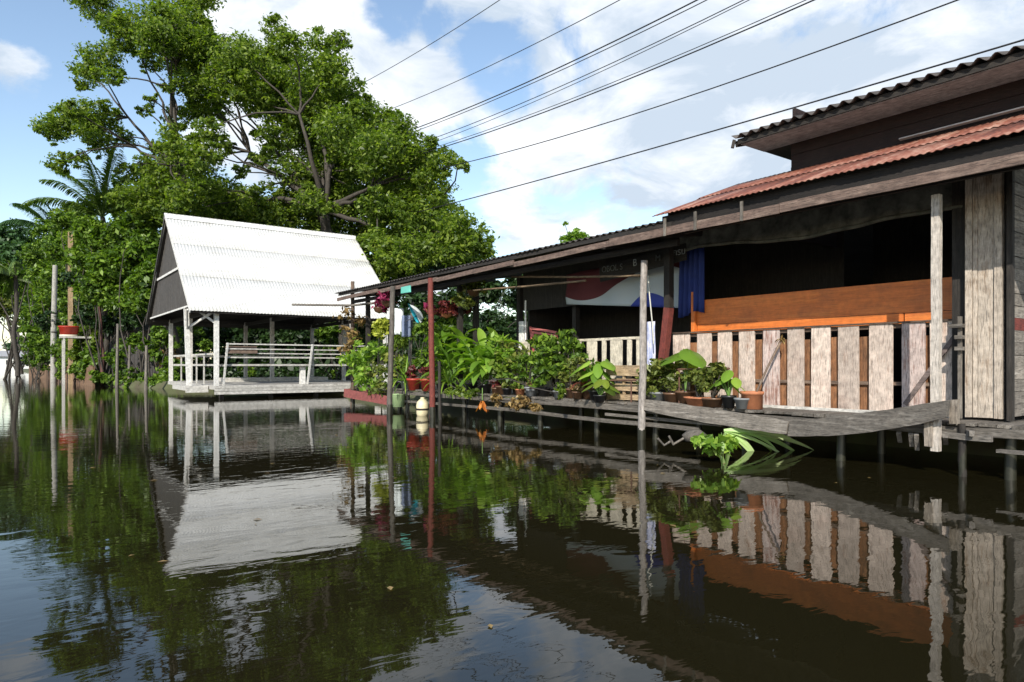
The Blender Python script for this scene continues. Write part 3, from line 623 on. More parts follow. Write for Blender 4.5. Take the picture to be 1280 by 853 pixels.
mb = MB(); mb.box((8.2, 34.0, .5), (13.3, 35.6, .68)); mb.build('inner_step', greyw('X'), pav)

# ================================================================== TREES
def crown(obj, px, py, r, d, n, mat=None, flat=.8):
    c = P(px, py, d=d); R_ = r * d / 850; return (c, (R_, R_, R_ * flat), n)
def tree(label, base, hub, clumps, dens, leaf, mat, trunk_r, group='trees behind the pavilion', nlimb=16, name='broadleaf_tree', per=14):
    base = Vector(base); hub = Vector(hub)
    t = thing(name, label, 'tree', base, group)
    cl = [crown(None, x, y, r, d, int(dens * r * r)) for x, y, r, d in clumps]; nbase = len(cl)
    for x, y, r, d in clumps:
        for _ in range(3):
            a = random.uniform(0, 6.283); q = r * random.uniform(.22, .42); e = random.uniform(.85, 1.15) * r; cl.append(crown(None, x + math.cos(a) * e, y + math.sin(a) * e * .85, q, d + random.uniform(-1.2, 1.2), int(dens * q * q * 1.5)))
    mb = MB(); limb(mb, base - Vector((0, 0, .3)), hub, trunk_r, trunk_r * .7, .04, 8); mb.build('trunk', M['bark'], t)
    mb = MB(); order = list(range(nbase)); random.shuffle(order)
    mids = []
    for i in order[:nlimb]:
        c = cl[i][0]; mid = hub.lerp(c, .55) + Vector((random.uniform(-.6, .6), random.uniform(-.6, .6), random.uniform(-.2, .9)))
        limb(mb, hub, mid, trunk_r * .42, trunk_r * .2, .1, 6); limb(mb, mid, c, trunk_r * .2, .03, .1, 6); mids.append(mid)
    for i in order[nlimb:]:
        c = cl[i][0]; m_ = min(mids, key=lambda q: (q - c).length); limb(mb, m_, c, trunk_r * .16, .025, .12, 6)
    for c, r_, n in cl[:nbase]:       # twigs
        for _ in range(2): limb(mb, c, c + Vector((random.uniform(-1, 1) * r_[0], random.uniform(-1, 1) * r_[1], random.uniform(-.8, .8) * r_[2])), .035, .01, .1, 3)
    mb.build('limbs', M['bark'], t)
    leaves('crown', cl, leaf, mat, t, sub=.25, per=per)
    return t
def D(a, b): return random.uniform(a, b)
TB = [(120, 5, 26), (108, -12, 22), (215, 8, 30), (168, 30, 26), (195, 45, 26), (235, 55, 28), (125, 72, 24), (112, 92, 20), (140, 95, 14), (188, 82, 12), (205, 28, 22),
      (85, 150, 22), (60, 158, 16), (108, 142, 22), (135, 155, 18), (158, 172, 12), (72, 205, 14), (96, 200, 12), (130, 185, 12), (175, 62, 16), (240, 25, 24), (255, -5, 22),
      (190, 125, 8), (205, 110, 8), (180, 138, 9), (212, 165, 13), (205, 190, 18), (196, 235, 22), (180, 205, 13), (225, 215, 22), (218, 252, 26), (160, 215, 14), (150, 245, 14)]
TB += [(225, 75, 26), (245, 50, 24), (210, 50, 24), (150, 50, 16), (142, 30, 16), (232, 105, 20), (220, 185, 22), (205, 215, 22), (230, 240, 24), (185, 225, 18), (215, 265, 22), (190, 255, 20), (165, 240, 16), (110, 160, 16), (70, 165, 16), (90, 140, 14), (120, 175, 14)]
TB = [(x, y, r, D(37, 43)) for x, y, r in TB]
g = P(222, 462, d=42)
tree('tall loosely branched tree with sky showing through, left of the pavilion roof peak', (g.x, g.y, .3), P(232, 215, d=41), TB, 2.3, .11, M['tree'], .32, nlimb=16)
TA = [(262, 65, 28), (300, 72, 32), (283, 100, 28), (345, 38, 18), (362, 55, 20), (400, 52, 18), (424, 52, 14), (415, 85, 26), (330, 95, 34), (370, 105, 34), (262, 118, 24), (320, 128, 20),
      (395, 125, 34), (440, 118, 22), (460, 145, 26), (495, 160, 24), (430, 165, 36), (385, 160, 32), (345, 168, 24), (475, 190, 36), (520, 190, 26), (552, 200, 20), (572, 206, 12), (540, 225, 20),
      (500, 225, 32), (455, 218, 30), (410, 210, 34), (368, 215, 26), (262, 165, 20), (280, 185, 12), (250, 195, 22), (320, 200, 12), (300, 215, 10), (262, 235, 20), (240, 262, 20), (280, 262, 22), (318, 258, 24), (355, 262, 24),
      (390, 255, 22), (415, 262, 20), (475, 262, 26), (500, 285, 32), (540, 268, 28), (572, 285, 26), (596, 300, 20), (525, 312, 28), (565, 315, 24), (490, 318, 26), (604, 318, 14), (470, 300, 18), (445, 240, 14), (505, 250, 20), (335, 232, 9)]
TF = [(x, y, r, D(42, 45)) for x, y, r in ((420, 290, 30), (395, 300, 26), (440, 255, 30), (460, 300, 30), (500, 255, 30), (420, 225, 30), (375, 235, 24), (350, 275, 24), (320, 285, 20), (520, 290, 30), (545, 245, 24), (480, 335, 26),
      (400, 190, 30), (350, 140, 26), (450, 190, 30), (520, 335, 26), (560, 300, 26), (590, 325, 20), (300, 275, 20), (270, 285, 20), (250, 240, 22), (232, 190, 22), (255, 140, 22), (310, 245, 14), (240, 95, 24), (280, 70, 26), (320, 75, 26), (300, 105, 26), (275, 130, 20), (350, 75, 22), (385, 80, 26), (405, 110, 28), (365, 130, 26), (330, 130, 22),
      (430, 140, 26), (470, 165, 28), (440, 200, 30), (400, 240, 26), (510, 205, 26), (480, 230, 30), (530, 210, 22), (345, 190, 22), (385, 165, 26), (225, 145, 18), (255, 210, 24), (285, 238, 20), (290, 260, 22), (330, 262, 24), (365, 262, 26), (395, 270, 26), (260, 265, 24), (535, 285, 26), (505, 310, 28), (465, 270, 24), (555, 265, 20), (582, 305, 20), (430, 245, 26), (410, 205, 24))]
TA = [(x, y, r, D(36.5, 43) if x < 470 else D(33.5, 40)) for x, y, r in TA]
g = P(436, 462, d=41)
tree('huge dense spreading tree rising behind the white pavilion roof', (g.x, g.y, .3), P(405, 262, d=40.5), TA + TF, 1.9, .12, M['tree'], .42, nlimb=20)
# dark understorey trees behind the roof
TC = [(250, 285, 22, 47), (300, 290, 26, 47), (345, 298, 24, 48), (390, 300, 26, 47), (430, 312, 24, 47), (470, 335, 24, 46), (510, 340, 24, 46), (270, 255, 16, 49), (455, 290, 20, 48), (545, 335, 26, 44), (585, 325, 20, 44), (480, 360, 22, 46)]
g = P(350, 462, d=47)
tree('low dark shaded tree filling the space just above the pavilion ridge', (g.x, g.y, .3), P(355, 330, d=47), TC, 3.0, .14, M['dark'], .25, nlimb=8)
def shrub(label, clumps, dens, leaf, mat, base=None, group='shrubs along the bank', name='shrub', cat='shrub', stem=.06):
    cl = [crown(None, x, y, r, d, int(dens * r * r), flat=.9) for x, y, r, d in clumps]
    cc = sum((c for c, _, _ in cl), Vector()) / len(cl); base = Vector(base) if base else Vector((cc.x, cc.y, .3))
    t = thing(name, label, cat, base, group); mb = MB()
    for c, r_, n in cl: limb(mb, base + Vector((random.uniform(-.3, .3), random.uniform(-.3, .3), -.3)), c, stem * .6, .012, .15, 6)
    mb.build('stems', M['bark'], t); leaves('foliage', cl, leaf, mat, t, sub=.17); return t
LB = 'bushy trees along the left bank'
shrub('hazy green tree at the far left edge above the drooping palm', [(-10, 300, 24, 62), (14, 292, 20, 62), (38, 305, 20, 61), (-30, 310, 26, 62), (22, 318, 18, 60)], 2.4, .2, M['far'], group=LB, name='broadleaf_tree', cat='tree', stem=.14)
shrub('leafy bank tree directly behind the two upright poles', [(62, 292, 20, 58), (78, 312, 22, 57), (52, 345, 18, 58), (78, 345, 22, 57), (64, 372, 20, 58), (98, 300, 18, 56), (46, 318, 18, 58), (98, 335, 18, 56), (84, 375, 18, 57), (60, 402, 16, 58), (84, 405, 16, 57)], 3.4, .17, M['bush'], group=LB, name='broadleaf_tree', cat='tree', stem=.1)
shrub('bright green bank tree under the palm fronds, left of the gable', [(112, 288, 20, 43), (140, 298, 22, 43), (108, 322, 22, 43), (135, 335, 24, 42), (160, 318, 20, 42), (120, 362, 22, 42), (148, 372, 20, 42)] , 4.2, .16, M['bush'], group=LB, name='broadleaf_tree', cat='tree', stem=.1)
shrub('leafy green tree rising into the palm fronds from behind', [(98, 268, 14, 47), (118, 256, 15, 47), (142, 250, 16, 47), (165, 248, 16, 47), (182, 240, 14, 47), (150, 230, 11, 47), (80, 275, 14, 47)], 2.6, .15, M['bush'], group=LB, name='broadleaf_tree', cat='tree', stem=.1)
shrub('vivid green leafy tree touching the left slope of the pavilion gable', [(172, 285, 20, 41), (192, 268, 18, 41), (186, 305, 20, 40), (196, 335, 16, 39.5), (180, 350, 18, 40), (168, 378, 16, 40), (188, 375, 14, 39.5)] , 4.2, .16, M['bush'], group=LB, name='broadleaf_tree', cat='tree', stem=.1)
shrub('dark green climber mass hanging between palm and red tub', [(110, 392, 16, 44), (135, 405, 16, 43), (158, 400, 14, 42), (178, 402, 12, 41), (100, 350, 18, 46), (148, 345, 16, 45), (60, 400, 14, 54)], 2.4, .16, M['dark'], group=LB, name='climber')
shrub('deep green undergrowth filling the bank below the palms', [(110, 300, 24, 50), (145, 310, 26, 49), (175, 300, 24, 48), (120, 345, 26, 49), (160, 350, 26, 48), (195, 330, 22, 47), (125, 392, 24, 48), (160, 395, 24, 47), (195, 385, 22, 46), (130, 430, 22, 48), (165, 435, 22, 47), (205, 425, 22, 46), (100, 440, 20, 50), (150, 465, 16, 46), (200, 460, 18, 45), (90, 270, 18, 52), (160, 270, 18, 50)], 2.6, .17, M['tree'], group=LB, name='undergrowth')
shrub('dull green trees filling the gap behind the leaning trunk', [(10, 335, 22, 90), (30, 350, 20, 90), (-15, 350, 24, 92), (45, 380, 18, 85), (20, 375, 18, 92), (40, 408, 14, 80), (-8, 385, 20, 92), (48, 440, 12, 75), (30, 452, 8, 90)], 4, .26, M['far'], group=LB, name='broadleaf_tree', cat='tree', stem=.15)
shrub('tall bushy trees closing the left edge behind the retaining wall', [(-10, 330, 26, 78), (15, 345, 26, 76), (45, 355, 26, 74), (75, 365, 26, 72), (50, 395, 22, 72), (85, 400, 24, 70), (60, 430, 20, 70), (90, 435, 22, 68), (0, 360, 22, 78), (110, 400, 24, 66), (120, 440, 22, 64), (75, 320, 26, 74), (30, 320, 24, 78)], 4.0, .22, M['bush'], group=LB, name='broadleaf_tree', cat='tree', stem=.15)
shrub('light green bush hanging over the water left of the red stem', [(104, 398, 9, 45), (112, 442, 10, 44), (108, 458, 10, 43.5), (122, 452, 10, 43)], 3, .15, M['bush'])
shrub('low bush with pale stakes in front of the dark shed', [(150, 462, 10, 41), (165, 468, 10, 40.5), (178, 472, 8, 40), (156, 435, 10, 42), (172, 425, 11, 41.5)], 3, .15, M['bush'])
shrub('green bush crowding the near end of the pavilion side deck', [(200, 418, 12, 39.5), (188, 432, 11, 40), (214, 428, 9, 40), (205, 470, 12, 39), (192, 480, 8, 38.5), (216, 468, 8, 39)], 3, .15, M['bush'])
shrub('brown dry creeper tangle beside the leftmost pavilion post', [(208, 448, 12, 40.5), (220, 450, 8, 40.5), (200, 455, 9, 41)], 2.2, .12, M['dry'])
shrub('bushy green shrub on the bank behind the tall grey pole', [(40, 415, 11, 56), (50, 430, 11, 56), (38, 432, 10, 57), (52, 446, 8, 56), (45, 392, 10, 57)], 3, .19, M['bush'])
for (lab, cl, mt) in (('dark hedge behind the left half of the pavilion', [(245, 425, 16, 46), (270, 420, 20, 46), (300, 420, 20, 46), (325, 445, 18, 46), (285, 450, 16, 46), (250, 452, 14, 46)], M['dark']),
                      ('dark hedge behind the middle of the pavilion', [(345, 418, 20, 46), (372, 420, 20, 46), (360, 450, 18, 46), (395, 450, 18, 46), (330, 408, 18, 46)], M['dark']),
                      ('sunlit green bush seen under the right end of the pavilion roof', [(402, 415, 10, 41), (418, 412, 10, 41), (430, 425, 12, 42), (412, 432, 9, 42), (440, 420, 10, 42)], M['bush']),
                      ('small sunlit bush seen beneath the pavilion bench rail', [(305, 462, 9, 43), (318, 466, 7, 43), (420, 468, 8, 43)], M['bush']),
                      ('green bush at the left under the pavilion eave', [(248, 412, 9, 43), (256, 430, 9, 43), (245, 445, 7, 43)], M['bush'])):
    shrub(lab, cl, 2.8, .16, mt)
for lab, cl, mt in (('leafy bushes drooping over the retaining wall left of the pale pole', [(38, 448, 10, 62), (50, 455, 10, 58), (58, 440, 12, 60), (44, 436, 10, 62), (34, 425, 10, 64)], 'bush'),
                    ('leafy bushes between the pale pole and the squared tan pole', [(74, 440, 12, 54), (72, 425, 12, 55), (80, 456, 9, 52), (76, 466, 7, 51), (84, 430, 12, 53)], 'bush'),
                    ('dense shaded shrubs under the bright bank tree and the shelf', [(98, 442, 12, 47), (105, 425, 14, 47), (112, 410, 14, 47), (125, 425, 14, 46), (140, 420, 14, 46), (132, 445, 12, 45), (118, 462, 10, 45), (155, 415, 12, 46)], 'tree'),
                    ('bright low bushes overhanging the water in front of the dark shed', [(120, 470, 9, 41), (135, 474, 9, 41), (150, 478, 9, 40.5), (165, 480, 8, 40), (180, 482, 8, 39.5), (143, 448, 11, 41)], 'bush'),
                    ('low green bushes overhanging the water beside the pavilion side deck', [(195, 476, 9, 39), (207, 480, 9, 38.5), (220, 476, 8, 38.5), (212, 455, 10, 39.5), (196, 445, 10, 40), (226, 460, 8, 39)], 'bush'),
                    ('dark ground bushes seen through the left half of the pavilion', [(240, 470, 12, 43), (262, 470, 12, 43), (284, 470, 12, 43), (306, 472, 10, 43), (328, 470, 12, 43)], 'dark'),
                    ('dark ground bushes seen through the right half of the pavilion', [(350, 470, 12, 43), (372, 470, 12, 43), (394, 470, 12, 43), (416, 470, 12, 43), (435, 465, 12, 43), (430, 445, 14, 44)], 'dark'),
                    ('mixed green scrub between retaining wall and red stem', [(95, 462, 9, 46), (108, 470, 8, 44), (118, 438, 12, 46), (100, 425, 12, 48), (72, 448, 9, 56)], 'bush')):
    shrub(lab, cl, 3.4, .15, M[mt])
shrub('feathery light green treetop poking above the dark veranda roof', [(712, 298, 10, 34), (722, 293, 9, 34), (704, 304, 8, 34), (732, 300, 7, 34), (706, 280, 3, 34)], 3.4, .12, M['yellow'] if 0 else M['bright'], base=P(716, 450, d=34), group=None, name='small_tree', cat='tree')
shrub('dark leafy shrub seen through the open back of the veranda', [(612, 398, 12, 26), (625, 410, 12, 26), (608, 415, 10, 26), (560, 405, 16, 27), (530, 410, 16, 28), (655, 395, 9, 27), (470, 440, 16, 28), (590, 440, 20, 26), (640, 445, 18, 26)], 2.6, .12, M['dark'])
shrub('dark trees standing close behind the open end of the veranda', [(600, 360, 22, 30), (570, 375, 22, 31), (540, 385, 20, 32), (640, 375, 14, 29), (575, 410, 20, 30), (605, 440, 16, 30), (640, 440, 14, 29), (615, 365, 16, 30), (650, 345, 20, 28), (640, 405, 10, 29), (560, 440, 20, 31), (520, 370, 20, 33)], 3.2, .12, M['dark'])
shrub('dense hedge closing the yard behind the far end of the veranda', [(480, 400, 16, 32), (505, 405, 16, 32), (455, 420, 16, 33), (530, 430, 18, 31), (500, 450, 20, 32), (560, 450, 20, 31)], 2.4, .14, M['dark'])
# leaning bare trunk at far left
mb = MB(); pts = [P(27, 468, d=75), P(22, 445, d=75), P(15, 420, d=75), P(8, 395, d=75), P(2, 372, d=75)]; mb.tube(pts, [.22, .19, .17, .13, .08], 8)
lt = tag(mb.build('leaning_tree', M['bark']), 'thin tree leaning left over the canal at the far left edge', 'tree')
leaves('crown', [(P(4, 385, d=75), (1.6, 1.6, 1.1), 500), (P(22, 398, d=76), (1.6, 1.4, 1.0), 400), (P(-12, 375, d=75), (1.8, 1.8, 1), 400)], .2, M['olive'], lt)
mb = MB(); limb(mb, P(127, 482, d=42), P(124, 365, d=42), .12, .08, .03); tag(mb.build('tree_stem', wood('red_bark', (.14, .06, .05), (.26, .13, .10), 'Z')), 'reddish brown bare stem rising from the water among the bushes', 'tree stem')
# far bank tree line at the canal bend and behind
for i, (x, y, r) in enumerate([(-30, 110, 4), (-26, 140, 5), (-24, 175, 5), (-27, 210, 6), (-18, 272, 6), (-8, 268, 5), (3, 266, 6), (12, 240, 5), (10, 180, 4.5), (-27, 60, 4), (-30, 85, 4.5)]):
    t = thing('broadleaf_tree', ('round far tree by the canal bend' if y > 200 else 'tree on the opposite bank far beyond the left edge of the view'), 'tree', (x, y, .3), 'distant trees along the canal')
    mb = MB(); limb(mb, (x, y, .2), (x, y, r * 1.1), .25, .15, .03); mb.build('trunk', M['bark'], t)
    leaves('crown', [((x + D(-2, 2), y + D(-2, 2), r * D(.8, 1.5)), (r * .7, r * .7, r * .55), 350) for _ in range(4)], .5, M['far'], t)
# far wood closing the view behind the near trees
cl = []
for i in range(130):
    x = D(5.5, 75); y = 78 + D(0, 22) - x * .35; cl.append(((x, y, D(1.0, 7.0)), (3.2, 2.6, 2.2), 420))
for i in range(16): cl.append(((D(16, 40), D(46, 60), D(1, 5)), (3, 3, 2.2), 500))
o = leaves('far_wood', cl, .34, M['dark'], loc=(20, 80, 0), sub=.3); tag(o, kind='stuff')
# ---------------------------------------------------------------- palms
def frond(mb, base, az_, el, ln, lw=.6, droop=1.3, nl=52, hang=.5):
    p = Vector(base); d = Vector((math.cos(az_) * math.cos(el), math.sin(az_) * math.cos(el), math.sin(el))); pts = [p.copy()]; n = 12; dirs = [d.copy()]
    for i in range(n):
        d = (d + Vector((0, 0, -droop / n * (i + 1) / n * 1.6))).normalized(); p = p + d * ln / n; pts.append(p.copy()); dirs.append(d.copy())
    mb.tube(pts, [.045 * (1 - i / (n + 1.5)) for i in range(n + 1)], 5)
    for k in range(nl):
        t = .12 + .88 * k / nl; f = t * n; i = min(n - 1, int(f)); q = pts[i].lerp(pts[i + 1], f - i); d = dirs[i]; sx = d.cross(UP).normalized()
        l_ = lw * math.sin(math.pi * (.12 + .8 * t)) ** .7 * ln / 3.6
        for s in (-1, 1): blade(mb, q, sx * s + d * .75 + Vector((0, 0, D(-.1, .25))), l_ * 1.5, .10, hang * 1.6, 4, .1)
def palm(label, base, top, fr, mat, hang=.6):
    t = thing('palm_tree', label, 'palm', base, 'palms by the canal'); mb = MB(); limb(mb, base, top, .2, .15, .03, 8); mb.build('trunk', M['bark'], t)
    for a, e, l in fr:
        mb = MB(); frond(mb, top, a, e, l, hang=hang); mb.build('frond', mat, t)
g = P(128, 460, d=44); tp = P(128, 272, d=44)
rv = math.atan2(RT.y, RT.x)
palm('palm with arching grey green fronds above the left bank trees', (g.x, g.y, .3), tp,
     [(rv + .1, 1.15, 4.3), (rv + math.pi - .1, 1.05, 4.8), (rv + .5, .85, 3.8), (rv - .6, 1.25, 4.4), (rv + 2.5, 1.3, 4.2), (rv - 2.6, .9, 4.0), (rv + math.pi + .3, .55, 4.6), (rv - 1.4, .8, 4), (rv + 1.5, 1.0, 4), (rv - .2, .55, 3.8), (rv + .05, 1.45, 5.2), (rv + math.pi, 1.4, 4.6)], M['palm'], .5)
g = P(72, 460, d=60); tp = P(66, 290, d=60)
palm('palm with one dark torn frond against the blue sky', (g.x, g.y, .3), tp, [(rv + math.pi, .95, 4.6), (rv + math.pi + .3, .55, 4.2), (rv + math.pi - .5, 1.2, 4.0), (rv + 2, 1.1, 3.6), (rv - 1.5, .9, 3.6), (rv + .2, 1.1, 3.6)], M['far'], .9)
g = P(22, 470, d=60); tp = P(20, 345, d=60)
palm('drooping yellow green palm at the far left edge', (g.x, g.y, .3), tp, [(rv + math.pi + q, e_, 3.8) for q, e_ in ((0, .7), (.5, .3), (-.5, .6), (1.2, .5), (2.2, .6), (3.0, .5), (-1.2, .3), (-2, .4), (.2, 0), (2.8, .1), (-.7, -.1))], M['palm'], 1.1)

# ================================================================== LEFT BANK STRUCTURES
a, b_ = P(36, 469.5, Z=0), P(116, 483.5, Z=0)
mb = MB(); n = 60
for i in range(n):
    p, q = a.lerp(b_, i / n), a.lerp(b_, (i + .96) / n); h_ = 1.15 + .1 * math.sin(i) + random.uniform(-.05, .05); dn = Vector((.12, .02, 0))
    mb.add([p + Vector((0, 0, -.4)), q + Vector((0, 0, -.4)), q + Vector((0, 0, h_)), p + Vector((0, 0, h_)), p + dn + Vector((0, 0, -.4)), q + dn + Vector((0, 0, -.4)), q + dn + Vector((0, 0, h_)), p + dn + Vector((0, 0, h_))], [(0, 1, 2, 3), (4, 7, 6, 5), (3, 2, 6, 7), (0, 3, 7, 4), (1, 5, 6, 2)])
tag(mb.build('retaining_wall', wood('bank_wall_wood', (.28, .16, .09), (.42, .28, .19), 'Z')), 'low brown plank retaining wall along the far left bank', 'wall')
g = P(67, 477, Z=0); mb = MB(); mb.tube([(g.x, g.y, -.5), (g.x, g.y, 4), (g.x + .1, g.y, P(67, 332, d=54).z)], [.22, .2, .17], 12); mb2 = mb
pp = tag(mb.build('bank_pole', wood('concrete_pole', (.34, .33, .30), (.5, .49, .46), 'Z')), 'pale grey banded pole at the left bank, left of the red tub', 'pole')
mb = MB(); 
for z in (2.2, 3.9, 5.4): mb.lathe((g.x + .01 * z, g.y, z), [(.23, -.05), (.24, 0), (.23, .05)], 12)
mb.build('band', darkw('Z'), pp)
g = P(88, 480, Z=0); mb = MB(); mb.bar((g.x, g.y, 3.6), (g.x, g.y, P(90, 290, d=47).z), .28, .28, up=(1, 0, 0)); mb.bar((g.x, g.y, -.5), (g.x, g.y, 3.59), .26, .26, up=(1, 0, 0))
tag(mb.build('bank_pole', wood('tan_pole', (.34, .24, .14), (.48, .36, .23), 'Z')), 'tall squared tan wooden pole above the red tub', 'pole')
for px, py, top, lab in ((79, 480, 462, 'short pale mooring stake nearest the squared tan pole'), (161, 484, 432, 'pale stake among the low bushes before the dark shed'), (146, 485, 405, 'thin grey stake left of the pale stake by the shed'), (182, 487, 432, 'thin pole in the bush nearest the pavilion side deck')):
    g = P(px, py, Z=0); z = P(px, top, d=(g - EYE).dot(FW)).z; mb = MB(); mb.tube([(g.x, g.y, -.4), (g.x + .05, g.y, z)], [.09, .07], 8); tag(mb.build('stake', grey('Z')), lab, 'stake')
sh = P(95, 421, d=45.5); mb = MB(); mb.box((sh.x - .9, sh.y - .6, sh.z - .12), (sh.x + 1.4, sh.y + .8, sh.z)); 
pl = thing('bank_platform', 'raised plank shelf on thin legs carrying the red tub', 'platform', (sh.x, sh.y, .3)); mb.build('shelf', greyw('X'), pl)
for dx, dy in ((-.7, -.5), (1.2, -.5), (-.7, .6), (1.2, .6)): mb = MB(); mb.bar((sh.x + dx, sh.y + dy, -.4), (sh.x + dx, sh.y + dy, sh.z - .12), .12, .12, up=(1, 0, 0)); mb.build('leg', greyw('Z'), pl)
rc = P(86, 420, d=45.5); mb = MB(); mb.lathe((rc.x, rc.y, sh.z), [(0, .01), (.36, .01), (.44, .62), (.48, .64), (.46, .70), (.42, .68), (.36, .1), (0, .1)], 16, (1.3, 1))
rt_ = tag(mb.build('red_tub', plain('red_plastic', (.42, .035, .02), .4)), 'red tub with pale rim on the bank platform beside the poles', 'tub')
mb = MB(); mb.lathe((rc.x, rc.y, sh.z), [(.385, .0), (.41, .0), (.415, .12), (.395, .12)], 16, (1.3, 1)); mb.build('base_ring', plain('pale_plastic', (.6, .55, .45), .5), rt_)
# dark shed
sd = thing('bank_shed', 'dark weathered board shed half hidden by bushes left of the pavilion', 'shed', (6.2, 43.5, .3)); s0 = P(132, 410, d=44.5); s1 = P(205, 410, d=43)
for i in range(16):
    p, q = s0.lerp(s1, i / 16), s0.lerp(s1, (i + .93) / 16); zt = 3.55 + random.uniform(-.05, .05); mb = MB(); off = Vector((.3, .95, 0)) * .03
    mb.add([(p.x, p.y, .1), (q.x, q.y, .1), (q.x, q.y, zt), (p.x, p.y, zt), (p.x + off.x, p.y + off.y, .1), (q.x + off.x, q.y + off.y, .1), (q.x + off.x, q.y + off.y, zt), (p.x + off.x, p.y + off.y, zt)], [(0, 1, 2, 3), (4, 7, 6, 5), (3, 2, 6, 7), (0, 3, 7, 4), (1, 5, 6, 2), (0, 4, 5, 1)]); mb.build('wall_board', wood('shed_wood', (.07, .065, .065), (.14, .13, .13), 'Z'), sd)
mb = MB(); mb.add([(s0.x - .2, s0.y - .5, 3.5), (s1.x + .2, s1.y - .5, 3.5), (s1.x + 1.2, s1.y + 3, 4.3), (s0.x + .8, s0.y + 3, 4.3)], [(0, 1, 2, 3)]); mb.build('roof', M['darkroof'], sd, solid=.04)
# far white building
c = P(18, 440, d=172); fbd = thing('white_building', 'small white building far down the canal at the left edge', 'building', (c.x, c.y, .3))
mb = MB(); mb.box((c.x - 3.2, c.y - 3, -.4), (c.x + 3.2, c.y + 4, 3.4)); mb.build('wall', plain('white_plaster', (.75, .74, .7), .8, var=.1), fbd)
mb = MB(); mb.add([(c.x - 3.7, c.y - 3.6, 3.4), (c.x + 3.7, c.y - 3.6, 3.4), (c.x + 3.7, c.y + .5, 4.9), (c.x - 3.7, c.y + .5, 4.9), (c.x + 3.7, c.y + 4.6, 3.4), (c.x - 3.7, c.y + 4.6, 3.4)], [(0, 1, 2, 3), (3, 2, 4, 5), (0, 3, 5), (1, 4, 2)]); mb.build('roof', plain('grey_tiles', (.3, .3, .31), .7), fbd)
for dx in (-1.7, 1.2): mb = MB(); mb.box((c.x + dx, c.y - 3.04, 1.4), (c.x + dx + 1, c.y - 3.01, 2.5)); mb.build('window', plain('dark_glass', (.03, .03, .04), .2), fbd)

# ================================================================== WIRES
pole_o = thing('utility_pole', 'tall concrete power pole standing inside the big tree', 'utility pole', (18, 42, .3))
mb = MB(); mb.tube([(18, 42, 0), (18, 42, 17.5)], [.2, .12], 10); mb.build('shaft', M['whiteroof'] if 0 else plain('concrete', (.3, .29, .27), .9), pole_o)
for z in (16.5, 14, 11.5, 9): mb = MB(); mb.bar((17.1, 42, z), (18.9, 42, z), .1, .1); mb.build('crossarm', darkw('X'), pole_o)
wl = [((625, 0), (450, 106), 'topmost power cable, crossing the clouds nearest the tree top', .022), ((775, 0), (490, 136), 'second power cable from the top, alone between the first and the bunched ones', .022),
      ((872, 0), (524, 159), 'upper cable of the bunched power cables, the darkest', .034), ((884, 0), (520, 164), 'power cable touching the darkest bunched cable from below', .022),
      ((930, 0), (545, 172), 'upper cable of the middle pair of bunched cables', .022), ((937, 0), (540, 179), 'lower cable of the middle pair of bunched cables', .018),
      ((1008, 0), (545, 184), 'thin upper cable of the lowest bunched pair', .018), ((1018, 0), (545, 187), 'thick lower cable of the lowest bunched pair', .03),
      ((1198, 0), (588, 202), 'long single power cable below the bunched cables', .026), ((1280, 50), (578, 251), 'lowest power cable passing just above the upper roof', .028)]
MWire = plain('black_cable', (.018, .018, .02), .5)
for i, (p1, p0, lab, r_) in enumerate(wl):
    X_ = 18 + (i % 3 - 1) * .5; a = P(*p0, X=X_); b_ = P(*p1, X=X_); k = (b_.z - a.z) / (b_.y - a.y); c2 = .0022 if i < 9 else .0006
    f = lambda y: a.z + k * (y - a.y) + c2 * (y - a.y) * (y - b_.y)
    ys_ = np.linspace(42, -22, 33); mb = MB(); mb.tube([(X_, y, f(y)) for y in ys_], r_ * .8, 6)
    tag(mb.build('power_cable', MWire), lab, 'cable', 'power cables running over the houses')

# ================================================================== THINGS ON AND UNDER THE VERANDA
# banner: red, white and blue cloth
mB, tB, bB = newmat('tricolour_banner'); tcb = nn(tB, 'ShaderNodeTexCoord'); sB = nn(tB, 'ShaderNodeSeparateXYZ'); tB.links.new(tcb.outputs['Object'], sB.inputs[0])
# local y runs -len..+len, local z 0..height
by0, by1 = YX(850, 10.0), YX(706, 10.0); bz0, bz1 = 2.28, 3.62; BL = by1 - by0
yy = mth(tB, 'DIVIDE', sB.outputs[1], BL); zz_ = sB.outputs[2]
redline = mth(tB, 'ADD', mth(tB, 'MULTIPLY', mth(tB, 'SINE', mth(tB, 'MULTIPLY', yy, 5.2)), -.26), .66)
isred = mth(tB, 'GREATER_THAN', zz_, redline)
dx_ = mth(tB, 'SUBTRACT', yy, -.26); arc = mth(tB, 'SUBTRACT', .40, mth(tB, 'MULTIPLY', mth(tB, 'MULTIPLY', dx_, dx_), 9.0)); isblue = mth(tB, 'LESS_THAN', zz_, arc)
cB = mixc(tB, isblue, mixc(tB, isred, (.42, .47, .50), (.10, .015, .02)), (.03, .05, .30)); tB.links.new(cB, bB.inputs['Base Color']); bB.inputs['Roughness'].default_value = .7
def bf(u, v):
    y = by0 + u * BL; zb = 2.36 + .30 * u + (.06 if u < .5 else 0) * 0; zt = 3.42 - .1 * u
    return (10.02 + .03 * math.sin(u * 21) + .02 * math.sin(v * 7 + u * 9), y, zb + v * (zt - zb))
mb = MB(); mb.grid(bf, 44, 14)
tag(mb.build('banner', mB, loc=(10.0, (by0 + by1) / 2, 2.30), solid=.004), 'red white and blue wavy cloth banner hung inside the veranda', 'banner')
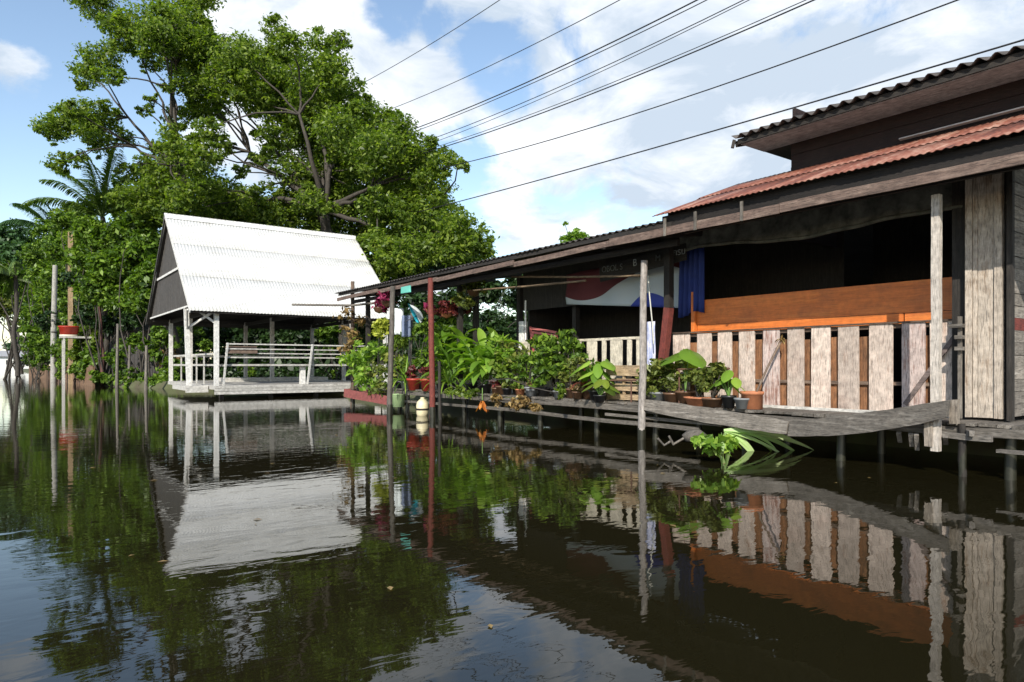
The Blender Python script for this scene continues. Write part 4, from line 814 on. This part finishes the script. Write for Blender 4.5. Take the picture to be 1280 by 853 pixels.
# blue curtain
cy0, cy1 = YX(880, 9.98), YX(852, 9.98)
mb = MB(); mb.grid(lambda u, v: (9.95 + .04 * math.sin(u * 30 + v), cy0 + u * (cy1 - cy0) + .05 * (1 - v) * (u - .5), 2.22 + .05 * math.sin(u * 5) + v * 1.2), 30, 6)
tag(mb.build('curtain', plain('blue_cloth', (.012, .03, .17), .8), solid=.005), 'deep blue curtain hanging at the right end of the banner', 'curtain')
# faded house number board
board = thing('name_board', 'dark board with faded pale letters under the roof above the banner', 'sign', P(800, 330, X=9.6))
q0, q1 = P(750, 345, X=9.62), P(858, 316, X=9.62)
mb = MB(); mb.bar(q0 + Vector((.0, .0, .02)), q1 + Vector((.0, 0, .02)), .02, .30, up=(0, 0, 1)); mb.build('panel', darkw('Y'), board)
def text(s, px, py, h, mat, parent, X, ang=0):
    cu = bpy.data.curves.new('lettering', 'FONT'); cu.body = s; cu.size = h; cu.extrude = .003; to = bpy.data.objects.new('lettering', cu); col.objects.link(to)
    p = P(px, py, X=X); to.rotation_euler = (R(90), 0, R(-90)); 
    dg = bpy.context.evaluated_depsgraph_get(); me = bpy.data.meshes.new_from_object(to.evaluated_get(dg)); bpy.data.objects.remove(to)
    me.transform(Matrix.Translation(p - wp(parent)) @ Matrix.Rotation(R(-90), 4, 'Z') @ Matrix.Rotation(R(90), 4, 'X') @ Matrix.Rotation(R(ang), 4, 'Z'))
    me.materials.clear(); me.materials.append(mat); o = bpy.data.objects.new('lettering', me); col.objects.link(o); o.parent = parent
ml = plain('faded_letter_paint', (.34, .36, .35), .8, var=.5, sc=14)
ml2 = plain('very_faded_letter_paint', (.13, .14, .135), .8, var=.6, sc=14)
text('OBOL S', 752, 341, .17, ml2, board, 9.595); text('B', 791, 333, .19, ml, board, 9.595); text('M', 819, 327, .17, ml2, board, 9.595); text('กรม', 841, 320, .17, ml, board, 9.595)
# red white cord by the post
mb = MB(); pts = [P(810, 345, X=9.3), P(812, 370, X=9.3), P(815, 400, X=9.3), P(817, 430, X=9.3)]; mb.tube(pts, .012, 6)
tag(mb.build('cord', plain('pale_rope', (.55, .55, .5), .8)), 'pale cord dangling between the round water pole and the red post', 'cord')
mb = MB(); cxy = P(814, 430, X=9.5); mb.grid(lambda u, v: (9.5 + .02 * math.sin(u * 18), cxy.y - .09 + u * .2 + .01 * math.sin(v * 9), .95 + v * 1.15), 14, 8)
tag(mb.build('towel', plain('blue_white_towel', (.28, .36, .62), .9, c2=(.62, .6, .68), sc=7), solid=.01), 'narrow blue and white towel hanging left of the red post', 'towel')
# wooden crate bench
cr_ = thing('slatted_crate', 'light wooden slatted crate standing left of the round water pole', 'crate', P(780, 495, X=9.35)); c0, c1 = YX(808, 9.3), YX(762, 9.3)
for z, h_ in ((.66, .10), (.82, .13), (1.0, .04), (1.1, .17)):
    for xx in (9.2, 9.5):
        mb = MB(); mb.box((xx, c0 - .02, z), (xx + .02, c1, z + h_), .006); mb.build('slat', wood('crate_wood', (.42, .30, .18), (.6, .46, .3), 'Y', vary=.15), cr_)
for y in (c0, (c0 + c1) / 2, c1 - .05): mb = MB(); mb.box((9.222, y, .64), (9.26, y + .05, 1.27)); mb.build('upright', wood('crate_wood', (.42, .30, .18), (.6, .46, .3), 'Z', vary=.15), cr_)
mb = MB(); mb.box((9.2, c0, 1.272), (9.52, c1, 1.292), .004); mb.build('lid', wood('crate_wood', (.42, .30, .18), (.6, .46, .3), 'Y', vary=.15), cr_)
# plant guard rail, thin
for (x0, x1, y_) in ((736, 842, 476), (846, 912, 462)):
    mb = MB(); mb.tube([P(x0, y_, X=9.08), P(x1, y_ - 1, X=9.08)], .017, 6)
    for x in (x0 + 3, (x0 + x1) / 2, x1 - 3): q = P(x, y_, X=9.08); mb.tube([(q.x, q.y, .62), q], .014, 6)
    tag(mb.build('plant_rail', plain('rusty_iron', (.12, .06, .04), .8)), 'thin rusty rail before the slatted crate' if x0 < 800 else 'thin rusty rail behind the flower pots at the fence', 'rail')
# red folding chair lattice
ch = thing('folding_chair', 'faded red slatted folding chair behind the far end of the picket fence', 'chair', P(684, 470, X=10.1)); mr_ = plain('faded_red_paint', (.46, .13, .12), .6, var=.4)
z0_ = .62; ya_, yb_ = YX(702, 10.1), YX(664, 10.1)
for k in range(5): mb = MB(); mb.bar((10.05, ya_ + .1, 1.72 + k * .08), (10.05, yb_ - .05, 1.84 + k * .085), .02, .055); mb.build('back_slat', mr_, ch)
for s in (ya_ + .1, yb_ - .05): mb = MB(); mb.bar((10.3, s, z0_), (10.03, s, 2.22 if s > ya_ + .2 else 2.02), .04, .04); mb.build('frame', mr_, ch); mb = MB(); mb.bar((9.95, s, z0_), (10.3, s, 1.1), .035, .035); mb.build('leg', mr_, ch)
mb = MB(); mb.box((9.95, ya_ + .12, 1.06), (10.4, yb_ - .07, 1.09)); mb.build('seat', mr_, ch)
mb = MB(); mb.bar((10.02, ya_ + .15, 1.62), (10.02, yb_ - .1, 2.05), .03, .05); mb.build('cross_bar', mr_, ch)
# leaning stick with a rag end
mb = MB(); s0_, s1_ = P(944, 494, X=9.25), P(977, 425, X=9.55); mb.tube([s0_, s0_.lerp(s1_, .5) + Vector((0, .015, 0)), s1_], [.018, .017, .02], 8)
stk = tag(mb.build('leaning_stick', wood('stick_wood', (.26, .18, .13), (.45, .36, .28), 'Z')), 'wooden stick leaning from the terracotta pot against the board fence', 'stick')
mb = MB(); 
for k in range(14): blade(mb, s1_ + Vector((0, 0, .02)), (D(-.6, .1), D(-1, 1), D(-.6, .8)), D(.07, .14), .03, .8, 4)
mb.build('frayed_tip', M['dry'], stk)

# ---------------------------------------------------------------- pots and plants
terra = plain('terracotta', (.42, .16, .075), .8, var=.3, sc=7); soil = plain('soil', (.04, .028, .02), 1, var=.5, sc=20)
blackp = plain('black_plastic', (.018, .018, .02), .4); greyp = plain('grey_plastic', (.20, .21, .22), .6); redp = plain('red_pot_paint', (.34, .04, .025), .5); bluepot = plain('glazed_brown', (.13, .07, .04), .35)
def pot(t, c, r, h, mat, sq=(1, 1), straight=False):
    c = Vector(c); k = .95 if straight else .72; mb = MB()
    mb.lathe(c, [(0, .004), (r * k, .004), (r * .97, h * .82), (r * 1.06, h * .83), (r * 1.08, h), (r * .95, h), (r * .9, h * .85), (0, h * .84)], 22, sq); mb.build('pot', mat, t)
    mb = MB(); mb.lathe(c, [(r * .9, h * .87), (r * .5, h * .9), (0, h * .91)], 14, sq); mb.build('soil', soil, t)
def bushy(t, c, cl, n, size, mat, name='foliage', stems=True):
    c = Vector(c); L_ = [(Vector(q), r, k) for q, r, k in cl]
    if stems:
        mb = MB()
        for q, r, k in L_: limb(mb, c, q, .014, .006, .15, 4); 
        mb.build('stems', M['bark'], t)
    leaves(name, L_, size, mat, t, sub=.3, per=9, up=.4)
GP = 'potted plants along the veranda edge'
def potplant(label, px, X_, r, h, pmat, kind, mat, ht, z=.628, n=None, size=.1, spread=None, sq=(1, 1), name='potted_plant', straight=False):
    p = P(px, 400, X=X_); c = Vector((p.x, p.y, z)); t = thing(name, label, 'potted plant', c, GP); pot(t, c, r, h, pmat, sq, straight)
    b0 = c + Vector((0, 0, h * .85)); sp = spread or ht * .4
    if kind == 'bush':
        cl = []
        for _ in range(n or 7): cl.append((b0 + Vector((D(-.5, .5) * sp * .7, D(-1, 1) * sp, D(.25, 1) * ht)), (sp * .42, sp * .42, sp * .4), int(55)))
        bushy(t, b0, cl, 0, size, mat)
    elif kind == 'broad':
        mb = MB(); ml_ = MB()
        for i in range(n or 8):
            a = i / (n or 8) * 6.283 + D(-.4, .4); rr = D(.25, 1) * sp; tip = b0 + Vector((math.cos(a) * rr * .8, math.sin(a) * rr, ht * D(.5, 1)))
            mb.tube([b0, b0.lerp(tip, .5) + Vector((0, 0, ht * .12)), tip], [.014, .01, .006], 6); heart(ml_, tip, (math.cos(a) - .5, math.sin(a), 0), size * D(.75, 1.2), 1.0)
        mb.build('stalks', M['green_stem'], t); ml_.build('leaves', mat, t)
    elif kind == 'strap':
        ml_ = MB()
        for i in range(n or 16):
            a = D(0, 6.283); e = D(.35, 1.4); blade(ml_, b0, (math.cos(a) * math.cos(e), math.sin(a) * math.cos(e), math.sin(e)), ht * D(.7, 1.1), size, D(.6, 1.6), 8, .2)
        ml_.build('leaves', mat, t)
    return t
def canna(label, px, X_, ht, n, size, mat, z=.63, sp=.45):
    """paddle leaved plant: upright stems with long broad blades"""
    p = P(px, 400, X=X_); c = Vector((p.x, p.y, z)); t = thing('leafy_plant', label, 'plant', c, GP); pot(t, c, .17, .22, blackp)
    st_ = MB(); lf = MB()
    for i in range(n):
        a = D(0, 6.283); top = c + Vector((math.cos(a) * D(.1, sp) * .7, math.sin(a) * D(.1, sp), ht * D(.45, .9))); st_.tube([c + Vector((0, 0, .15)), c.lerp(top, .6), top], [.02, .016, .01], 6)
        for k in range(3): a2 = D(0, 6.283); e = D(.3, 1.3); blade(lf, top.lerp(c, .25 * k), (math.cos(a2) * math.cos(e), math.sin(a2) * math.cos(e), math.sin(e)), size * D(.8, 1.2), size * .33, D(.5, 1.6), 8, .18, prof=lambda t_: max(.04, math.sin(math.pi * min(1, .06 + t_ * .94)) ** .8))
    st_.build('stalks', M['green_stem'], t); lf.build('leaves', mat, t); return t
# far trough with shrubs
tr = thing('planter_trough', 'faded red plank trough at the far tip of the veranda', 'planter', (8.95, 19.3, .15)); 
mt_ = wood('trough_paint', (.22, .07, .06), (.34, .13, .11), 'Y', paint=(.36, .10, .09), cover=.6)
mb = MB(); mb.bar((8.72, 20.9, .40), (8.72, 17.5, .27), .03, .26, seg=3, warp=.006); mb.build('side', mt_, tr); mb = MB(); mb.bar((9.2, 20.9, .40), (9.2, 17.5, .27), .03, .26); mb.build('side', mt_, tr)
for y, z in ((20.9, .4), (17.5, .27)): mb = MB(); mb.bar((8.72, y, z), (9.2, y, z), .03, .26); mb.build('end', mt_, tr)
mb = MB(); mb.bar((8.96, 20.88, .40), (8.96, 17.52, .27), .45, .12); mb.build('soil', soil, tr)
for lab, px, X_, ht, mt, sz, dens_ in (('tall fresh green bamboo like shrub at the trough end beside the creeper pole', 447, 9.0, 1.5, 'bright', .10, 10), ('leafy green shrub in the red trough under the yellow bush', 468, 8.95, 1.45, 'bright', .09, 10), ('olive green shrub just left of the first grey pole', 480, 8.9, 1.2, 'olive', .08, 8)):
    p = P(px, 400, X=X_); c = Vector((p.x, p.y, .4)); t = thing('trough_shrub', lab, 'shrub', c, 'shrubs growing in the far trough')
    bushy(t, c, [(c + Vector((D(-.35, .35), D(-.45, .45), D(.2, 1) * ht)), (.26, .3, .26), 60) for _ in range(dens_)], 0, sz, M[mt])
c = P(474, 413, d=20.3); t = thing('yellow_bush', 'round yellow green bush glowing beside the first grey pole', 'shrub', (c.x, c.y, .45)); bushy(t, (c.x, c.y, .45), [(c + Vector((D(-.18, .18), D(-.2, .2), D(-.16, .2))), (.22, .22, .2), 90) for _ in range(5)], 0, .075, M['yellow'])
c = P(441, 415, d=22); mb = MB(); t = thing('creeper', 'brown and orange creeper wound round the far tip pole', 'creeper', (c.x, c.y, .8)); bushy(t, (c.x, c.y, .8), [(P(441 + D(-6, 8), y, d=21.9), (.25, .25, .25), 60) for y in (392, 402, 412, 424, 436)], 0, .09, M['dry'])
# broad dark-leaved shrub near 500, 430
for lab, px, X_, ht, mt, sz, n_, sp, kind in (
        ('dark green shrub between the first grey pole and the thin leaning pole', 500, 9.2, 1.5, 'tree', .09, 16, .45, 'bush'),
        ('leafy vine shrub left of the red pole, hanging under the pots', 527, 9.25, 1.75, 'bush', .09, 12, .4, 'bush'),
        ('bright bushy shrub right behind the red pole', 552, 9.2, 1.7, 'bush', .10, 18, .5, 'bush'),
        ('grey green shrub left of the red folding chair', 648, 9.3, 1.05, 'olive', .07, 12, .5, 'bush'),
        ('dense green rosette shrub in front of the first wide pickets', 680, 9.2, 1.0, 'bush', .085, 14, .45, 'bush'),
        ('loose green shrub reaching up against the picket fence', 697, 9.35, 1.15, 'bush', .075, 12, .4, 'bush'),
        ('low dull shrub under the grey green shrub', 628, 9.05, .65, 'tree', .075, 10, .45, 'bush'),
        ('dark red spiky plant in front of the picket fence', 736, 9.2, .75, 'redleaf', .05, 30, .4, 'strap'),
        ('small thin leaved plant left of the spiky red plant', 716, 9.15, .8, 'olive', .06, 8, .3, 'bush'),
        ('bushy yellow green plant filling the gap between the paddle leaves and the rosette shrub', 625, 9.25, 1.15, 'bright', .08, 16, .5, 'bush'),
        ('fine leaved fresh green plant behind the spiky red plant', 722, 9.4, .9, 'bush', .06, 12, .4, 'bush'),
        ('arching grass like plant left of the two red pots', 507, 9.05, .9, 'bright', .045, 40, .5, 'strap'),
        ('arching grass like plant under the red maroon baskets', 560, 9.0, 1.0, 'bush', .05, 40, .5, 'strap'),
        ('tangled green creeper like shrub at the foot of the rosette shrub', 664, 9.05, .6, 'bush', .065, 14, .45, 'bush'),
        ('low yellowish green foliage right of the round water pole', 822, 9.15, .5, 'olive', .06, 12, .4, 'bush'),
        ('mottled green foliage between water pole and tall broad leaf', 840, 9.15, .58, 'olive', .06, 12, .35, 'bush')):
    potplant(lab, px, X_, .15, .2, random.choice([blackp, greyp, bluepot]), kind, M[mt], ht, n=n_, size=sz, spread=sp)
canna('large bright paddle leaved plant, leftmost of the two', 568, 9.2, 1.5, 16, .75, M['bright'], sp=.6)
canna('large bright paddle leaved plant with the lowest lime green leaves', 606, 9.1, 1.35, 18, .7, M['bright'], sp=.65)
canna('upright young paddle leaved plant behind the two large ones', 590, 9.5, 1.6, 9, .6, M['bright'], sp=.4)
potplant('yellow green broad leaved plant in front of the picket fence', 745, 8.98, .14, .18, blackp, 'broad', M['bright'], .62, n=12, size=.28, spread=.28, z=.64)
potplant('dark glossy low plant hanging over the deck edge under the yellow green one', 750, 8.93, .12, .14, blackp, 'broad', M['tree'], .3, n=9, size=.22, spread=.3, z=.60)
potplant('tall potted taro with one huge lime leaf in front of the fence', 857, 9.2, .17, .24, bluepot, 'broad', M['bright'], .88, n=4, size=.42, spread=.16)
potplant('leafy plant with heart leaves in a black pot beside the grey pot', 911, 9.0, .11, .20, blackp, 'broad', M['bright'], .42, n=7, size=.2, spread=.2)
potplant('short wide oval orange pot with low foliage', 872, 8.98, .17, .15, terra, 'bush', M['olive'], .4, n=7, size=.06, spread=.22, sq=(1, 1.35), z=.632)
potplant('yellowing bushy plant in a brown pot between orange and black pots', 890, 9.02, .17, .15, bluepot, 'bush', M['olive'], .48, n=9, size=.065, spread=.26, sq=(1, 1.15))
p = P(928, 400, X=8.98); t = thing('grey_pot', 'empty squat grey pot between the black and terracotta pots', 'pot', (p.x, p.y, .628), GP); pot(t, (p.x, p.y, .628), .12, .17, greyp)
p = P(940, 400, X=9.12); t = thing('terracotta_pot', 'tall terracotta pot with a stick in it beside the fence', 'pot', (p.x, p.y, .628), GP); pot(t, (p.x, p.y, .628), .165, .27, terra, straight=True)
# red pots near the red pole, hanging pots
for px, py, lab in ((517, 478, 'left of the two red pots behind the cream float'), (534, 480, 'right of the two red pots behind the cream float')):
    p = P(px, 400, X=9.0); potplant(lab, px, 9.0, .19, .33, redp, 'bush', M['redleaf'], .35, n=4, size=.07, spread=.2, z=.60)
def hanging(label, px, py, d_, mat, flower, r, cord):
    c = P(px, py, d=d_); t = thing('hanging_basket', label, 'hanging basket', (c.x, c.y, c.z), 'hanging flower baskets under the eave'); mb = MB(); mb.lathe((c.x, c.y, c.z), [(.02, 0), (.13, .05), (.17, .16), (.18, .17), (.15, .16), (0, .13)], 14); mb.build('pot', mat, t)
    mb = MB(); mb.tube([(c.x, c.y, c.z + .15), (c.x, c.y, c.z + cord)], .008, 5); mb.build('cord', MWire, t)
    leaves('blossoms', [(c + Vector((D(-1, 1) * r * .5, D(-1, 1) * r * .5, .18 + D(-.3, 1) * r * .6)), (r * .6, r * .6, r * .5), 70) for _ in range(6)], .07, flower, t, sub=.3)
hanging('dark magenta flowering basket left of the first grey pole', 474, 392, 20, bluepot, M['pink'], .32, .5)
hanging('pink spotted flower basket behind the first grey pole', 484, 384, 19.4, bluepot, M['pink'], .28, .4)
hanging('dark red flowering basket with brown pot right of the red pole', 558, 398, 17.4, terra, M['redleaf'], .30, .6)
hanging('maroon flowering basket hanging further right of the red pole', 573, 398, 17.6, bluepot, M['redleaf'], .28, .6)
hanging('orange pink flowering basket touching the red pole', 540, 395, 17.3, terra, M['pink'], .17, .6)
hanging('pale olive moss like basket between the maroon baskets and the dark posts', 592, 372, 17.2, bluepot, M['olive'], .34, .45)
hanging('grey green hanging fern above the paddle leaved plants', 583, 388, 17.0, blackp, M['olive'], .26, .7)
# turquoise umbrella, hung closed-half open, and white shirt
c = P(519, 396, d=18.8); u = thing('umbrella', 'turquoise and white umbrella hanging behind the thin leaning pole', 'umbrella', (c.x, c.y, c.z)); mU, tU, bU = newmat('turquoise_cloth')
mT = plain('turquoise_fabric', (.02, .38, .50), .6); mWt = plain('white_fabric', (.72, .78, .80), .7)
rotm = Matrix.Rotation(R(60), 3, 'Y') @ Matrix.Rotation(R(20), 3, 'X')
for half, mt in ((0, mT), (1, mWt)):
    vs = []; fs = []; nr = 6; ns = 8
    for j in range(nr + 1):
        for i in range(ns + 1):
            a = math.pi * (i / ns) + half * math.pi; r_ = .40 * j / nr * (1 - .05 * math.cos(4 * a * 2)); vs.append(c + rotm @ Vector((r_ * math.cos(a), r_ * math.sin(a), .2 * (1 - (j / nr) ** 2))))
    for j in range(nr):
        for i in range(ns): q = j * (ns + 1) + i; fs.append((q, q + 1, q + ns + 2, q + ns + 1))
    mb = MB(); mb.add(vs, fs); mb.build('canopy', mt, u, solid=.003)
mb = MB(); mb.tube([c + rotm @ Vector((0, 0, .26)), c + rotm @ Vector((0, 0, -.35))], .01, 6); mb.build('shaft', MWire, u)
c = P(497, 402, d=19.4); mb = MB(); mb.grid(lambda a, b: tuple(c + RT * ((a - .5) * .34 * (1 if b > .55 else .75)) + FW * .03 * math.sin(a * 14) + UP * (b - .5) * .75), 12, 10); tag(mb.build('shirt', mWt, solid=.006), 'white shirt hung to dry between the first two grey poles', 'shirt')
c = P(508, 408, d=19.0); mb = MB(); mb.grid(lambda a, b: tuple(c + RT * ((a - .5) * .26) + FW * .03 * math.sin(a * 14) + UP * (b - .5) * .6), 12, 10); tag(mb.build('cloth', plain('blue_grey_cloth', (.16, .20, .30), .9), solid=.006), 'blue grey cloth hanging behind the thin leaning pole', 'cloth')
c = P(507, 362, d=17.6); mb = MB(); mb.box((c.x - .02, c.y - .25, c.z - .09), (c.x + .02, c.y + .25, c.z + .08), .01); tag(mb.build('green_bottle_crate', plain('turquoise_plastic', (.12, .46, .38), .4), bevel=.01), 'pale turquoise plastic sheet piece tucked on the far roof edge', 'plastic piece')
p = P(498, 502, X=8.85); mb = MB(); mb.lathe((p.x, p.y, .12), [(0, 0), (.17, 0), (.21, .35), (.23, .36), (.2, .36), (.16, .04), (0, .04)], 14); tag(mb.build('green_tub', plain('pale_green_plastic', (.42, .58, .30), .5)), 'pale green tub between the first two grey poles at the waterline', 'tub')
c = P(528, 512, X=8.55); mb = MB(); prof = [(0, -.24), (.12, -.22), (.155, -.1), (.16, .1), (.14, .19), (.08, .25), (.05, .27), (.05, .31), (0, .31)]; mb.lathe((c.x, c.y, .16), prof, 18)
fl = tag(mb.build('float', plain('cream_plastic', (.62, .55, .36), .5, var=.3)), 'cream plastic drum float in the water beside the red pole', 'float')
mb = MB(); mb.lathe((c.x, c.y, .16), [(.162, -.02), (.17, 0), (.162, .03)], 18); mb.build('strap', darkw('Z'), fl)
c = P(603, 512, X=8.9); t = thing('hanging_flower', 'orange torn flower like husk hanging from the deck edge', 'flower', c); mb = MB()
for k in range(16): a = D(0, 6.28); blade(mb, c + Vector((0, 0, .2)), (math.cos(a) * .45, math.sin(a) * .45, -1), D(.22, .36), .10, -.4, 5)
mb.build('petals', leafmat('orange_petals', [(.2, (.35, .10, .02)), (.5, (.62, .25, .06)), (.8, (.75, .42, .18))], .3), t)
mb = MB(); mb.tube([c + Vector((0, 0, .2)), c + Vector((0.02, .03, .5))], .012, 6); mb.build('stalk', M['green_stem'], t)
# clutter between the plants: small pots, husks
for i, (px, X_) in enumerate(((620, 9.0), (634, 9.02), (650, 9.0), (664, 9.02), (698, 9.0), (722, 9.02))):
    p = P(px, 400, X=X_); t = thing('small_pot', ['dull brown pot under the right paddle leaved plant', 'small black pot at the deck edge left of the grey green shrub', 'small terracotta pot below the grey green shrub', 'little grey pot left of the rosette shrub', 'little grey pot right of the rosette shrub', 'small brown pot before the spiky red plant'][i], 'pot', (p.x, p.y, .628), 'small pots on the deck edge'); pot(t, (p.x, p.y, .628), .11, .15, [bluepot, blackp, terra, greyp, greyp, bluepot][i])
    leaves('foliage', [((p.x, p.y, .86), (.16, .16, .1), 70)], .06, M[['redleaf', 'olive', 'olive', 'dry', 'bush', 'dry'][i]], t, sub=.3)
shrub('reddish brown dead foliage hanging off the deck edge below the grey green shrub', [(655, 500, 9, 13.7), (642, 507, 8, 13.9), (668, 510, 7, 13.5), (622, 500, 8, 14.4)], 2.2, .06, M['dry'], base=P(650, 497, X=9.0), group=None, name='dead_foliage', stem=.01)
shrub('creeping green stems hanging through the deck edge below the paddle leaves', [(590, 492, 8, 14.9), (575, 488, 8, 15.2), (560, 490, 7, 15.6), (700, 492, 6, 12.9)], 2.2, .06, M['tree'], base=P(590, 485, X=9.1), group=None, name='hanging_plant', stem=.01)
mb = MB()
for k in range(70):
    x, y = D(.5, 8.2), D(2.5, 22)
    a = D(0, 6.28); l_ = D(.015, .045); u = Vector((math.cos(a), math.sin(a), 0)) * l_; v = Vector((-math.sin(a), math.cos(a), 0)) * l_ * .5; c = Vector((x, y, .004))
    mb.add([c - u, c - v + Vector((0, 0, .004)), c + u, c + v + Vector((0, 0, .004))], [(0, 1, 2, 3)])
tag(mb.build('floating_leaves', M['dry']), kind='stuff')
# water plants and sticks below the fallen planks
c = P(893, 562, Z=0); t = thing('water_weed', 'ragged light green weed floating under the sagging plank', 'weed', c); 
leaves('foliage', [(P(880 + 6 * k, 558 - abs(k - 3) * 2, d=9.0), (.14, .14, .10), 60) for k in range(6)], .07, M['bright'], t, sub=.4)
c = P(905, 541, X=8.72); t = thing('strap_leaf_plant', 'long pale green strap leaves drooping from the plank into the water', 'plant', c); mb = MB(); rng = RT
for ln, dz, e in ((1.15, .75, .15), (1.3, .8, .0), (1.0, 1.0, -.1), (1.45, .5, .0), (.7, 1.3, -.3), (.6, .9, -.5), (.85, 1.1, .1), (1.1, .55, -.22)):
    blade(mb, c + Vector((0, 0, .03)), RT * 1 + FW * D(-.25, .12) + UP * e, ln, .085, dz * .62, 12, .12, roll=D(.5, 1.3))
for k in range(6): blade(mb, c + Vector((D(-.05, .05), D(-.05, .05), 0)), RT * D(-.4, .3) + UP * -1, D(.25, .42), .05, .2, 6, .12, roll=D(-1, 1))
mb.build('leaves', leafmat('pale_strap_leaves', [(.2, (.26, .40, .14)), (.5, (.42, .56, .24)), (.8, (.58, .68, .38))], .35), t)
for k, (pts, lab) in enumerate((([(822, 548), (830, 557), (838, 552)], 'bent bare twig in the water right of the round pole'), ([(841, 556), (860, 545)], 'pale broken stick in the water beside the bent twig'), ([(836, 545), (842, 556)], 'thin twig standing beside the pale broken stick'))):
    mb = MB(); mb.tube([P(x, y, d=9.9) for x, y in pts], .018, 6); tag(mb.build('twig', grey('Z')), lab, 'twig')
c = P(868, 545, d=9.6); mb = MB(); mb.lathe(c - Vector((0, 0, .04)), [(0, -.05), (.12, -.03), (.16, .05), (.08, .12), (0, .13)], 9, (1.3, 1)); tag(mb.build('driftwood', grey('X')), 'lump of driftwood caught under the planks beside the weed', 'driftwood')
